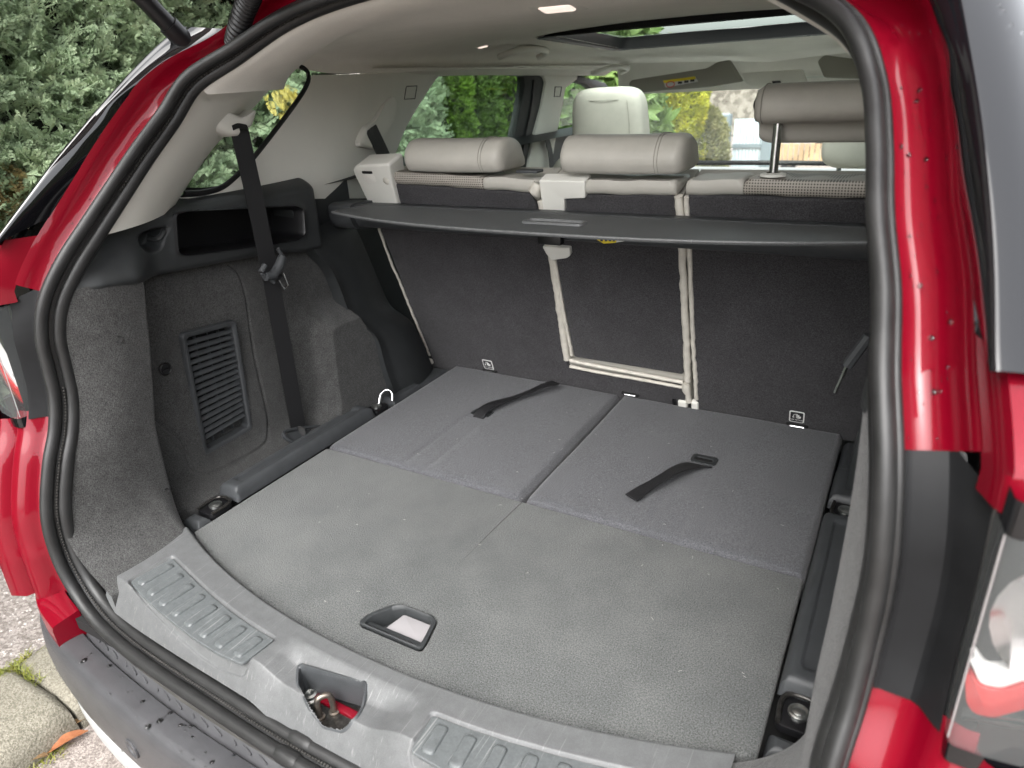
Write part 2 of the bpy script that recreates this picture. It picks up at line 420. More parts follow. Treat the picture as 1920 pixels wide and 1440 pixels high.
GUT = [(.009, -.026), (.011, .001), (.016, -.004), (.026, -.007), (.036, -.004), (.044, .004), (.0495, .014), (.0508, .019), (.0530, .0235), (.0575, .030)]
for sgn in (1, -1):
    mb = MB()
    P, O, D = zone(.452, .99, sgn); sweep(P, O, D, GUT, flip=sgn < 0, mb=mb, back=.045*sstep(.70, .79, P[:, 2]))
    o = mb.build('tailgate_gutter', M['red'], car, smooth=60); fixn(o)
    mb = MB(); P, O, D = zone(-.028, .275, sgn)
    sweep(P, O, D, [(.009, -.026), (.011, 0), (.03, -.002), (.044, .004), (.050, .012), (.052, .018), (.060, .030), (.072, .037), (.080, .036)], flip=sgn < 0, mb=mb)
    fixn(mb.build('lower_gutter', M['red'], car, smooth=60))
    P, O, D = zone(.262, .463, sgn); G = [P+O*o+D*r for o, r in [(.009, -.020), (.011, .000), (.0125, .0030), (.0150, .0035), (.0180, .0020), (.0400, .0025), (.0425, .0045), (.0455, .008)]]
    n_ = len(P); y2 = np.minimum(P[:, 1]-.026, -.452); G += [np.stack([np.full(n_, sgn*.630), y2+.004, P[:, 2]], 1), np.stack([np.full(n_, sgn*.634), y2, P[:, 2]], 1), np.stack([np.full(n_, sgn*.640), y2+.03, P[:, 2]], 1)]
    fixn(MB().grid(np.stack(G, 1)).build('lamp_surround', surr_m, car, smooth=28))

# --- outer skin by height: gloss pillar panel, red quarter above and below the lamp
def skin(z0, z1, cols, name, m, sgn, n=40, smooth=60):
    """cols: list of functions (P) -> point further out; lofted from the edge of the gutter round the flank"""
    sel = np.where((HS[:, 2] >= z0-.012) & (HS[:, 2] <= z1+.012) & (HS[:, 0] > .2))[0]
    P = HS[sel]; O = RO[sel]; D = RD[sel]
    if z0 < .04: P, O, D = lowext(z0-.01, sel)
    zs = np.linspace(z0, z1, n); G = []
    for f in cols:
        A = f(P, O, D); o_ = np.argsort(A[:, 2]); A = A[o_]
        G.append(np.stack([np.interp(zs, A[:, 2], A[:, 0]), np.interp(zs, A[:, 2], A[:, 1]), zs], 1))
    G = np.stack(G, 1)
    if sgn < 0: G[..., 0] *= -1
    return fixn(MB().grid(G).build(name, m, car, smooth=smooth))
def off(o, r, dz=0): return lambda P, O, D: P+O*o+D*r+np.array([0, 0, dz])
def absx(x, y): return lambda P, O, D: np.stack([np.full(len(P), x) if np.isscalar(x) else x(P), np.full(len(P), y) if np.isscalar(y) else y(P), P[:, 2]], 1)
fl = lambda k, a=0: (lambda P: P[:, 0]+k-a*np.clip(P[:, 2]-.45, 0, 1))
yy = lambda k: (lambda P: P[:, 1]+k)
for sgn in (1, -1):
    P, O, D = zone(.536, .79, 1); bk = .045*sstep(.70, .79, P[:, 2])
    fe = lin(P+O*.057+D*(.0290-bk)[:, None], 50)
    ee = cr(np.array([PX(u, v, x)*[-1, 1, 1] for u, v, x in [(-12, 462, -.613), (0, 445, -.611), (50, 378, -.604), (100, 311, -.594), (150, 250, -.583), (200, 191, -.570), (250, 136, -.557), (300, 86, -.544), (345, 50, -.530)]]), 50)
    rows = [fe*(1-t)+ee*t+np.array([0, 0, 1.0])*0+np.array([.0, -.004, .0])*math.sin(math.pi*t) for t in np.linspace(0, 1, 9)]
    rows += [ee+np.array(v_) for v_ in ((.0025, -.0015, .0015), (.006, .000, .0015), (.022, .006, 0), (.05, .030, -.008), (.07, .085, -.02))]
    G = np.array(rows); G[..., 0] *= sgn; fixn(MB().grid(G).build('pillar_panel', M['gloss_black'], car, smooth=60))
    MB().box((sgn*.652, -.394, .452), (.050, .010, .050)).build('lamp_gap_backing', M['black_plastic'], car)
    skin(.452, .5455, [off(.057, .0280), off(.0615, .0385), off(.067, .052), off(.072, .059), absx(fl(.10), yy(-.066)), absx(fl(.16), yy(-.055)), absx(fl(.21), yy(.02)), absx(fl(.26), yy(.25))], 'quarter_panel', M['red'], sgn)
    skin(-.030, .268, [off(.080, .036), off(.084, .047), absx(fl(.11), yy(-.056)), absx(fl(.17), yy(-.03)), absx(fl(.22), yy(.1)), absx(fl(.25), yy(.5))], 'lower_quarter', M['red'], sgn)
# --- tail lamps
for sgn in (1, -1):
    def sect(pts, z0, z1, n=2): return np.array([[(sgn*x, y+.03*(z-.36), z) for x, y in pts] for z in np.linspace(z0, z1, n)])
    lamp = fixn(MB().grid(sect([(.638, -.478), (.640, -.456), (.652, -.446), (.70, -.442), (.78, -.40), (.83, -.30)], .262, .458, 6)).build('tail_light', M['black_plastic'], car, smooth=40))
    LS = [(.6335, -.450), (.6372, -.4870), (.6385, -.4905), (.6415, -.4925), (.66, -.4930), (.70, -.488), (.76, -.455), (.81, -.37)]
    fixn(MB().grid(sect(LS, .268, .452, 10)).build('lens', M['lens_clear'], lamp, smooth=35))
    for z0, z1 in ((.448, .474), (.254, .270)):
        fixn(MB().grid(sect([(x, y-.0012) for x, y in LS], z0, z1)).build('lamp_rim', M['gloss_black'], lamp, smooth=40))
    def band(px, y, name, m, t=.012):
        P = np.array([PY(u, v, y)[[0, 2]] for u, v in px]); P = roundpoly(P, .004, 3); P[:, 0] = np.maximum(P[:, 0], .6415+.002*np.arange(len(P))/len(P))
        if np.sum(P[:, 0]*np.roll(P[:, 1], -1)-P[:, 1]*np.roll(P[:, 0], -1)) < 0: P = P[::-1]
        o = MB().slab(P, (0, y+t, 0), (1, 0, 0), (0, 0, 1), t, .003, 2).build(name, m, None)
        if sgn < 0: o.data.transform(MIR); o.data.flip_normals()
        o.parent = lamp
    band([(1792, 1262), (1806, 1272), (1812, 1318), (1826, 1338), (1862, 1346), (1950, 1322), (2050, 1250), (2050, 1205), (1960, 1272), (1880, 1298), (1838, 1290), (1818, 1262), (1804, 1258)], -.474, 'stop_light_band', M['lens_red'])
    band([(1806, 1236), (1820, 1240), (1838, 1282), (1876, 1290), (1955, 1263), (2050, 1195), (2050, 1165), (1950, 1236), (1886, 1262), (1850, 1262), (1830, 1232), (1810, 1225)], -.471, 'light_guide', M['lamp_white'])
    band([(1800, 1352), (1812, 1350), (1900, 1368), (2050, 1350), (2050, 1335), (1930, 1352), (1830, 1345)], -.468, 'reversing_lens', M['reflector'])
    G = []
    for q, y in ((.060, -.470), (.050, -.462), (.034, -.455), (.014, -.450), (.001, -.449)):
        G.append([(sgn*(.705+q*math.cos(t_)), y, .375+q*math.sin(t_)) for t_ in np.linspace(0, 2*math.pi, 28, endpoint=False)])
    fixn(MB().grid(np.array(G), closed_v=True).build('reflector_bowl', M['reflector'], lamp, smooth=60))
    mb = MB()
    for x, y in ((.6380, -.4885), (.6340, -.4530)): mb.tube(np.array([(sgn*x, y+.03*(z-.36), z) for z in np.linspace(.272, .446, 10)]), .0008, 6)
    mb.build('lens_rib', mat('lens_edge', (.30, .28, .28), .2), lamp, kind='stuff')
# moulded letters on the left lamp surround
mb = MB(); k = 0
def surr(o, z):
    i = np.argmin(np.abs(HS[40:150, 2]-z))+40; p = HS[i]
    r = np.interp(o, (.0465, .0555), (.008, .034)); return np.array([-(p[0]+o)+.0009, p[1]-r, z])

# --- bumper
BX = np.array([(-.90, .00), (-.86, -.22), (-.80, -.40), (-.72, -.520), (-.64, -.570), (-.55, -.594), (-.45, -.610), (-.33, -.622), (-.20, -.630), (0, -.633)])
BO = cr(np.vstack([BX, BX[::-1][1:]*[-1, 1]]), 160)       # outer top edge seen from above
BT = -.078
def inset(C, d):
    T = np.gradient(C, axis=0); T /= np.linalg.norm(T, axis=1)[:, None]; Nn = np.stack([-T[:, 1], T[:, 0]], 1)
    return C+Nn*d
prof = [(.075, .018), (.062, .016), (.052, .008), (.046, .000), (.0435, -.004), (.0420, -.006), (.0405, -.003), (.039, 0), (.030, .0015), (.012, .001), (.004, -.001), (0, -.006), (-.004, -.018), (-.007, -.05), (-.006, -.09), (-.002, -.12), (.010, -.135), (.028, -.14)]
G = np.stack([np.c_[inset(BO, d), np.full(len(BO), BT+h)] for d, h in prof], 1)
bump = fixn(MB().grid(G).build('bumper', M['bumper'], car, smooth=50))
prof = [(.012, -.132), (.004, -.16), (.004, -.20), (.02, -.25), (.06, -.29)]
G = np.stack([np.c_[inset(BO, d), np.full(len(BO), BT+h)] for d, h in prof], 1)
fixn(MB().grid(G).build('skid_plate', M['skid'], bump, smooth=60))
# cover strip between the rubber and the bumper, with clipped edge
G = np.stack([np.c_[inset(BO, d), np.full(len(BO), BT+h)] for d, h in ((.082, .010), (.074, .022), (.060, .0195), (.0535, .012), (.0525, .009))], 1)
m_ = (np.abs(BO[:, 0]) < .70)
fixn(MB().grid(G[m_]).build('cover_strip', M['rubber_dirty'], bump, smooth=60))
cl = MB()                                               # moulded clip ribs in the groove
Pg = inset(BO, .047); Lg = np.r_[0, np.cumsum(np.linalg.norm(np.diff(Pg, axis=0), axis=1))]
s0 = np.interp(-.50, Pg[:, 0], Lg)
for k in range(22):
    s_ = s0+k*.030
    if s_ > np.interp(.55, Pg[:, 0], Lg): break
    a = np.array([np.interp(s_, Lg, Pg[:, j]) for j in (0, 1)]); b = np.array([np.interp(s_+.019, Lg, Pg[:, j]) for j in (0, 1)])
    d = b-a; nrm = np.array([-d[1], d[0]])/np.linalg.norm(d)
    a3 = np.r_[a+nrm*(.004 if k % 3 else .010), BT+.006]; b3 = np.r_[b, BT+.0035]
    cl.tube(np.array([a3, (a3+b3)/2+[0, 0, .001], b3]), .0013, 6)
cl.build('clip_rib', M['bumper'], bump, kind='stuff')
# red lamp block on the bumper corner
for sgn in (1, -1):
    seg = cr(BO[(BO[:, 0] > -.74) & (BO[:, 0] < -.50)], 120); seg = seg[(seg[:, 0] > -.735) & (seg[:, 0] < -.538)]; inn = inset(seg, .046); out = inset(seg, .003)
    G = []
    for a, b in zip(out, inn):
        a2 = a+(b-a)*.12; G.append([(*a, BT-.006), (*a, BT+.030), (*(a+(b-a)*.03), BT+.036), (*a2, BT+.039), (*(a+(b-a)*.9), BT+.045), (*b, BT+.044), (*b, BT-.006)])
    G = np.array(G)
    if sgn > 0: G[..., 0] *= -1
    mb = MB().grid(G); nn = G.shape[1]; mb.F.append(tuple(range((len(G)-1)*nn, len(G)*nn))); mb.F.append(tuple(range(nn))[::-1])
    fixn(mb.build('corner_reflector', M['red'], bump, smooth=35))
# parking sensor
sp_ = np.array([-.312, 0, 0]); yb = np.interp(-.312, BO[:, 0], BO[:, 1])
nn = Vector((-.10, -1, .0))
MB().lathe([(.0165, 0), (.0165, .003), (.0155, .004), (.0130, .003), (.0120, .0015), (0.0001, .0025)], (-.312, yb-.0055, BT-.062), nn, 24).build('parking_sensor', M['bumper'], bump)

# --- open tailgate overhead (panel, inner trim), hinges out of view
tg = empty  # placeholder name kept free
mb = MB(); rows = []
for t in np.linspace(0, 1, 12):
    y = -.03-.92*t; z = .955+.46*t+.05*math.sin(t*math.pi); w = .50+.07*math.sin(min(1, t*1.6)*math.pi/2)
    rows.append([(x*w, y-.03*abs(x)**3*-1, z-.035*abs(x)**4) for x in np.linspace(-1, 1, 15)])
G = np.array(rows); Gt = G+np.array([0, .04, .07])
mb.grid(G, flip=True); mb.grid(Gt)
Lb = [tuple(G[i, 0]) for i in range(12)]
for a, b in ((G[:, 0], Gt[:, 0]), (G[:, -1], Gt[:, -1])): mb.grid(np.stack([a, b], 1))
mb.grid(np.stack([G[0], Gt[0]], 1)); mb.grid(np.stack([G[-1], Gt[-1]], 1))
tailgate = fixn(mb.build('tailgate', M['red'], car, smooth=40))
mb = MB(); mb.grid((G[2:11, 2:13]+np.array([0, -.004, -.012])), flip=True); mb.build('inner_trim', M['beige'], tailgate)
# roof skin at the hinge line
# gas struts
for sgn in (-1, 1):
    a = np.array([sgn*.522, -.108, .796]); b = np.array([sgn*.520, -.52, 1.222]); d = (b-a)/np.linalg.norm(b-a)
    gs = MB().tube(np.array([a+d*.02, a+d*.055]), .0165, 14).tube(np.array([a+d*.05, a+d*.40]), .0140, 14).tube(np.array([a+d*.40, b]), .0055, 10).build('gas_strut', M['black_plastic'], car)
    MB().lathe([(.0001, .02), (.006, .019), (.0095, .012), (.010, 0), (.006, -.006), (.006, -.016)], a, (sgn*-.3, -1, .2), 14).build('ball_joint', M['dark_steel'], gs)
# corrugated cable boot
P = cr([PY(440, 82, -.085), PY(447, 55, -.10), PY(458, 20, -.11), PY(471, -12, -.125), PY(478, -50, -.16)], 130)
MB().tube(P, .0150+.0024*np.sin(np.arange(130)*2*math.pi/6.5), 16).build('wiring_boot', M['black_plastic'], car, smooth=80)

# ================================================================== boot floor
def arc_in(x): return -.4365+.40*np.abs(x)**2.15                    # rear edge of the carpet
HND = roundpoly(np.array([(-.062, -.392), (.054, -.392), (.050, -.372), (.041, -.338), (.030, -.331), (-.026, -.331), (-.040, -.340), (-.060, -.372)]), .012, 5)
xs = np.linspace(-.4985, .4985, 90); outer = [(x, arc_in(x)) for x in xs]+[(.4985, -.002), (-.4985, -.002)]
# carpet board with its hole for the handle
mb = MB().slab(outer, (0, 0, -.018), (1, 0, 0), (0, 1, 0), .018, .006, 3, holes=[HND[::-1]])
floor = mb.build('boot_floor_carpet', M['carpet_floor'], car, smooth=50)
# faint crease in the carpet, from the seat gap rearwards
mb = MB(); mb.tube(np.array([(0.002, -.006, .0001), (-.002, -.10, .0002), (-.006, -.235, -.0002)]), [.0011, .0008, .0002], 6); mb.build('carpet_crease', M['carpet_side'], floor)
# pull handle: bezel ring, cup and dark finger pocket
H0 = HND; c = H0.mean(0)
def ringpoly(k): return c+(H0-c)*k
rows = [np.c_[ringpoly(1.02), np.full(len(H0), .0005)], np.c_[ringpoly(1.015), np.full(len(H0), .0035)], np.c_[ringpoly(.96), np.full(len(H0), .0045)], np.c_[ringpoly(.88), np.full(len(H0), .003)], np.c_[ringpoly(.84), np.full(len(H0), -.003)], np.c_[ringpoly(.80), np.full(len(H0), -.022)]]
hd = fixn(MB().grid(np.stack(rows, 1), closed_u=True).build('pull_handle', M['dark_plastic'], car, smooth=50))
mb = MB(); P8 = np.c_[ringpoly(.82), np.full(len(H0), -.0225)]; mb.add(P8, [tuple(range(len(P8)))]); mb.build('cup_floor', M['dark_plastic'], hd)
mb = MB().slab(roundpoly([(-.028, -.3785), (.0445, -.3785), (.037, -.338), (-.020, -.338)], .004), (0, 0, -.0135), (1, 0, 0), (0, 1, 0), .006, .002); mb.build('grip_flap', mat('grip_flap_grey', (.24, .23, .235), .6, bump=.2, bscale=900), hd)
mb = MB().slab(roundpoly([(-.054, -.389), (.047, -.389), (.044, -.3775), (-.050, -.3775)], .004), (0, 0, -.012), (1, 0, 0), (0, 1, 0), .0115, .004, 3); mb.build('finger_bar', M['dark_plastic'], hd)

# --- folded third-row seat backs, carpeted, each with pull strap in a bezel
for sgn in (-1, 1):
    x0, x1 = (.0025, .5) if sgn > 0 else (-.5, -.0085)
    nx, ny = 90, 96; X = np.linspace(x0, x1, nx); Y = np.linspace(.0, .517, ny); gx, gy = np.meshgrid(X, Y, indexing='ij')
    ed = np.minimum.reduce([gx-x0, x1-gx, gy-0, .517-gy]); rr = .010
    z = -.012+.015*np.sqrt(np.clip(1-(1-np.clip(ed/rr, 0, 1))**2, 0, 1))
    # padding under the cloth: a shallow channel running back from the strap
    xc = sgn*.266; ch = np.exp(-((np.abs(gx-xc)-.030)/.006)**2)*(gy < .27)*sstep(.0, .03, gy)
    z = z-.0016*ch*sstep(.30, .02, gy)-.001*((np.abs(gx-xc) < .03) & (gy < .26))
    z += .0010*np.sin(gx*23+sgn)*np.sin(gy*17)
    z -= .0022*np.exp(-((gy-.004)/.010)**2)
    G = np.stack([gx, gy, z], -1); mb = MB(); mb.grid(G)
    # skirt
    for e in (G[0], G[-1], G[:, 0], G[:, -1]): mb.grid(np.stack([e, e-np.array([0, 0, .03])], 1))
    fs = fixn(mb.build('folded_seat', M['carpet_seat'], car, smooth=60))
    zt = .0035
    bz = rrect(.052, .034, .009, 5); hole = rrect(.034, .012, .004, 4)
    MB().slab(bz, (xc, .283, zt-.002), (1, 0, 0), (0, 1, 0), .0035, .0012, 2, holes=[hole[::-1]]).build('strap_bezel', M['dark_plastic'], fs)
    MB().box((xc, .283, zt-.001), (.036, .014, .001)).build('strap_slot', M['dark_gap'], fs)
    if sgn < 0:   # strap thrown forwards, away from the camera
        C = cr([PZ(897, 783, .004), PZ(905, 770, .014), PZ(925, 758, .020), PZ(955, 748, .016), PZ(990, 736, .020), PZ(1018, 724, .028), PZ(1042, 717, .026)], 40)
    else:
        C = cr([PZ(1322, 874, .004), PZ(1300, 872, .015), PZ(1270, 880, .026), PZ(1240, 897, .026), PZ(1213, 913, .016), PZ(1195, 925, .014), PZ(1183, 933, .012)], 40)
    T = np.gradient(C, axis=0); T[:, 2] = 0; T /= np.linalg.norm(T, axis=1)[:, None]; Nn = np.stack([-T[:, 1], T[:, 0], np.zeros(40)], 1)
    s0 = np.array([1.0, 0, 0]); k = sstep(0, .3, np.linspace(0, 1, 40))[:, None]
    if (Nn[5]@s0) < 0: Nn = -Nn
    Nn = s0*(1-k)+Nn*k; Nn /= np.linalg.norm(Nn, axis=1)[:, None]
    tw = sstep(.2, .55, np.linspace(0, 1, 40))*np.sin(np.linspace(0, 1, 40)*math.pi)*.30
    Nn = Nn+np.array([0, 0, 1.0])*tw[:, None]; w = .0145
    up = np.array([0, 0, .0012]); G = np.stack([C-Nn*w+up, C+Nn*w+up, C+Nn*w-up, C-Nn*w-up], 1)
    mb = MB().grid(G, closed_v=True); mb.F.append((0, 1, 2, 3)); mb.F.append((159, 158, 157, 156)); fixn(mb.build('pull_strap', M['belt'], fs, smooth=50))
# --- under-floor well (dark) so no light comes up through the gaps
MB().box((0, -.02, -.055), (1.18, 1.08, .02)).build('floor_pan', M['dark_gap'], car)

# ================================================================== sill trim with tread plates and latch
NX, NT = 640, 100
sx = np.linspace(-.5, .478, NX); tt = np.linspace(0, 1, NT)
def sill_out(x):
    i = np.interp(np.abs(x), HS[:80, 0], HS[:80, 1]); return i+.010
gx, gt = np.meshgrid(sx, tt, indexing='ij')
gy = (arc_in(gx)-.0015)*(1-gt)+sill_out(gx)*gt
dmm = (arc_in(gx)-gy)                                     # distance behind the carpet edge
wid = arc_in(gx)-sill_out(gx)
z = -.010+.026*sstep(-.002, .012, dmm)                    # rounded inner lip
fold = wid-.028
z -= (np.clip(dmm-fold, 0, 1)/.028)**1.2*.044             # falls to the rubber at the back
# tread plate pockets
PIN = cr(np.array([PZ(u, v, .0128)[:2] for u, v in [(326, 1042), (348, 1064), (382, 1097), (420, 1130), (460, 1160), (500, 1186), (523, 1199)]]), 25)
POUT = cr(np.array([PZ(u, v, .0128)[:2] for u, v in [(238, 1092), (262, 1121), (300, 1155), (350, 1195), (400, 1228), (453, 1252)]]), 25)
def pad(sgn):
    P = np.vstack([PIN, POUT[::-1]]); P = roundpoly(P[[0, 4, 8, 12, 16, 20, 24, 25, 29, 33, 37, 41, 45, 49]], .010, 5)
    return P if sgn < 0 else (P*np.array([-1, 1]))[::-1]
PADS = {s: pad(s) for s in (-1, 1)}
for s, P in PADS.items():
    ins = pip(P, gx, gy); d = pdist(P, gx, gy)
    z -= np.where(ins, .0050*sstep(-.0005, .0035, d), 0)
# scooped centre round the latch
sc = sstep(.128, .066, np.abs(gx+.004))*sstep(.030, .062, dmm)
z -= .017*sc
LATCH = roundpoly(np.array([PZ(u, v, -.006)[:2] for u, v in [(562, 1257), (690, 1297), (680, 1332), (668, 1352), (645, 1363), (603, 1349), (577, 1322), (560, 1290)]]), .008, 4)
hole = pip(LATCH, gx, gy)
G = np.stack([gx, gy, z], -1)
F = []
for i in range(NX-1):
    for j in range(NT-1):
        if not (hole[i, j] and hole[i+1, j] and hole[i, j+1] and hole[i+1, j+1]): F.append((i*NT+j, i*NT+j+1, (i+1)*NT+j+1, (i+1)*NT+j))
sillo = fixn(obj('sill_trim', G.reshape(-1, 3), F, M['sill'], car, smooth=55))
def sill_z(x, y):
    i = np.argmin(np.abs(sx-x)); return float(np.interp(-y, -gy[i], z[i]))
# rim and walls of the latch opening
rows = []
for k, dz in ((1.075, .0004), (1.05, .0020), (1.0, .0026), (.975, .0010), (.96, -.010), (.95, -.044)):
    cc = LATCH.mean(0); Q = cc+(LATCH-cc)*k
    zz = np.array([sill_z(*(cc+(p-cc)*1.06)) for p in LATCH])
    for _ in range(3): zz = (np.roll(zz, 1)+zz+np.roll(zz, -1))/3
    rows.append(np.c_[Q, zz+dz])
fixn(MB().grid(np.stack(rows, 1), closed_u=True).build('latch_opening', M['plastic'], sillo, smooth=40))
zb = -.042
st = MB().slab(LATCH.mean(0)+(LATCH-LATCH.mean(0))*.97, (0, 0, zb-.006), (1, 0, 0), (0, 1, 0), .006, .001).build('latch_striker', M['dark_steel'], car)
MB().box((-.005, -.494, zb+.001), (.105, .012, .006), .002).build('painted_panel', M['red'], st)
pa = PZ(600, 1346, zb); pb = PZ(627, 1336, zb); up_ = np.array([0, 0, 1.0])
MB().tube(cr([pa, pa+up_*.022, pa+up_*.034+(pb-pa)*.18, pb+up_*.034-(pb-pa)*.18, pb+up_*.022, pb], 44), .0042, 12).lathe([(.0075, 0), (.0075, .003), (.0045, .004)], pa, seg=14).lathe([(.0075, 0), (.0075, .003), (.0045, .004)], pb, seg=14).build('striker_loop', M['rust_steel'], st, smooth=60)
pc_ = PZ(583, 1307, zb); MB().lathe([(.0135, 0), (.0135, .002), (.0105, .0035), (.0095, .007), (.006, .0085), (.003, .0075), (.0001, .006)], pc_, seg=22).build('bolt', M['zinc'], st)
# tread plates, each rib a piece of its own
tread = mat('tread_plastic', (.087, .094, .096), .40, bump=.15, bscale=1300, var=.12, vscale=110, speck=.10, speck_scale=300)
scratch(tread, .35, .2)
for s in (-1, 1):
    P = PADS[s]; c0 = P.mean(0); Q = []
    for i in range(len(P)):
        t_ = P[(i+1) % len(P)]-P[i-1]; n_ = np.array([-t_[1], t_[0]])/np.linalg.norm(t_)
        if n_@(c0-P[i]) < 0: n_ = -n_
        Q.append(P[i]+n_*.0042)
    zt = .0128
    tp = MB().slab(np.array(Q) if s < 0 else np.array(Q), (0, 0, zt-.003), (1, 0, 0), (0, 1, 0), .0042, .0014, 2).build('tread_plate', tread, car, smooth=12)
    for k in range(8):
        f_ = (k+.62)/8.25*24; j_ = int(f_); a3 = PIN[j_]+(PIN[min(24, j_+1)]-PIN[j_])*(f_-j_); b3 = POUT[j_]+(POUT[min(24, j_+1)]-POUT[j_])*(f_-j_)
        if s > 0: a3 = a3*[-1, 1]; b3 = b3*[-1, 1]
        ax_ = a3-b3; L_ = np.linalg.norm(ax_)-.022; ax_ /= np.linalg.norm(ax_); w_ = .0088
        mid_ = (a3+b3)/2; op = rrect(w_*2, L_, w_*.62, 5); op = op[:, :1]*np.array([ax_[1], -ax_[0]])+op[:, 1:]*ax_
        xr, yi, yo = mid_[0], mid_[1], mid_[1]
        rws = [np.c_[np.array([xr, (yi+yo)/2])+(op*kk), np.full(len(op), zt+.0012+hh)] for kk, hh in ((1.0, -.0008), (.96, .0010), (.88, .0026), (.76, .0032))]
        mb = MB().grid(np.stack(rws, 1), closed_u=True); b_ = len(mb.V); mb.V += [tuple(v) for v in rws[-1]]; mb.F.append(tuple(range(b_, b_+len(op))))
        fixn(mb.build('rib', tread, tp, smooth=25))

# ================================================================== side of the boot (left built, right mirrored)
def S_at(z, c):  # opening curve at height z
    k = slice(20, 200); return np.interp(z, HS[k, 2], HS[k, c])
ycr_z = np.array([-.05, .08, .19, .335, .436, .50]); ycr_y = np.array([-.350, -.340, -.334, -.303, -.285, -.278])
def xl(y, z):
    y = np.asarray(y, float); z = np.asarray(z, float)
    yc = np.interp(z, ycr_z, ycr_y); ys = S_at(np.maximum(z, .02), 1)+.003; xs_ = -(S_at(np.maximum(z, .02), 0)-.004)
    t = np.clip((y-ys)/(yc-ys), 0, 1)
    col = xs_+(-.554-xs_)*(t**.7)+.012*np.sin(t*math.pi)
    xp = -.624+.012*sstep(.30, .05, z)
    arch = .088*sstep(.055, .135, y)*sstep(.295, .215, z)
    fil = .050*np.clip(1-z/.055, 0, 1)**2*sstep(-.33, -.30, y)
    pocket = np.minimum(xp+arch+fil, -.545)
    k = sstep(0, .035, y-yc)
    x = col*(1-k)+pocket*k
    return x+.080*np.clip(1-z/.125, 0, 1)**2.4*(1-sstep(-.03, .02, y-yc))
HATCH = np.array([PX(u, v, -.62)[1:] for u, v in [(252, 545), (258, 600), (267, 650), (276, 730), (287, 780), (310, 803), (337, 827), (347, 857), (353, 877), (370, 887), (400, 877), (480, 833), (497, 807), (497, 773), (480, 680), (467, 580), (460, 540), (447, 510), (430, 498)]])
HATCH = cr(HATCH, 90)
VENT = np.array([PX(u, v, -.62)[1:] for u, v in [(337, 627), (437, 600), (469, 803), (380, 853)]])
VENT = roundpoly(VENT, .010, 5)
ARA = [PX(u, v, x) for u, v, x in [(565, 440, -.603), (590, 478, -.603), (614, 502, -.600), (632, 540, -.594), (650, 587, -.578), (676, 611, -.556), (702, 635, -.545), (718, 690, -.540), (738, 745, -.537)]]
ARA = cr(np.array(ARA), 50); _o = np.argsort(ARA[:, 2]); ymax = lambda z: np.interp(z, ARA[_o, 2], ARA[_o, 1])+.006
nz, ny = 215, 330
zz = np.linspace(-.055, .485, nz); G = np.zeros((nz, ny, 3))
for i, z_ in enumerate(zz):
    ys = S_at(max(z_, .02), 1)+.003; y_ = np.linspace(ys, ymax(z_), ny); G[i, :, 1] = y_; G[i, :, 2] = z_; G[i, :, 0] = xl(y_, np.full(ny, z_))
d = pdist(HATCH, G[..., 1], G[..., 2], closed=False)
G[..., 0] -= .0055*np.exp(-(d/.0024)**2)
ins = pip(VENT, G[..., 1], G[..., 2]); dv = pdist(VENT, G[..., 1], G[..., 2]); G[..., 0] -= np.where(ins, .03*sstep(.002, .006, dv), 0)
G[..., 0] += rng.normal(0, .00008, G.shape[:2])
idx = np.arange(nz*ny).reshape(nz, ny)
F = np.stack([idx[:-1, :-1], idx[:-1, 1:], idx[1:, 1:], idx[1:, :-1]], -1).reshape(-1, 4)
LOWB = np.array([PX(u, v, -.588)[1:] for u, v in [(118, 552), (143, 546), (250, 527), (430, 492), (530, 475), (575, 473)]]+[np.array([.22, .40]), np.array([.36, .33])])
zlow = lambda y: np.interp(y, LOWB[:, 0], LOWB[:, 1])
F = F[(G[..., 2] < zlow(G[..., 1])+.012).reshape(-1)[F].all(1)]
side = obj_np('side_carpet', G.reshape(-1, 3), F, M['carpet_side'], car); fixn(side)
mirror(side)
def wallpt(u, v, d=0):
    p = PW(u, v, lambda y, z: float(xl(y, z)), -.6); return p+np.array([d, 0, 0])
# --- vent grille with slats
vc = VENT.mean(0); XV = -.619
def vrow(k, x): return np.c_[np.full(len(VENT), x), vc+(VENT-vc)*np.array(k)]
fr = MB().grid(np.stack([vrow((1.03, 1.015), XV-.004), vrow((1.02, 1.01), XV+.005), vrow((.99, .995), XV+.0075), vrow((.90, .95), XV+.007), vrow((.86, .93), XV+.0045), vrow((.84, .92), XV-.012)], 1), closed_u=True)
vent = fixn(fr.build('vent_grille', M['plastic'], car, smooth=40))
B = np.array([PX(u, v, -.62)[1:] for u, v in [(345, 635), (433, 612), (458, 792), (385, 838)]])   # tl tr br bl
tl, tr_, br, bl = B
MB().add(np.c_[np.full(4, XV-.022), B], [(0, 1, 2, 3)]).build('vent_back', M['dark_gap'], vent)
for k in range(16):
    t = (k+.45)/17.2; a = tl+(bl-tl)*t; b = tr_+(br-tr_)*t
    Q = np.array([[(XV-.004, *a), (XV-.004, *b)], [(XV+.0035, a[0], a[1]-.0058), (XV+.0035, b[0], b[1]-.0058)], [(XV+.0030, a[0], a[1]-.0072), (XV+.0030, b[0], b[1]-.0072)], [(XV-.012, a[0], a[1]-.0060), (XV-.012, b[0], b[1]-.0060)]])
    fixn(MB().grid(Q, closed_u=True).build('slat', M['plastic'], vent, smooth=None))
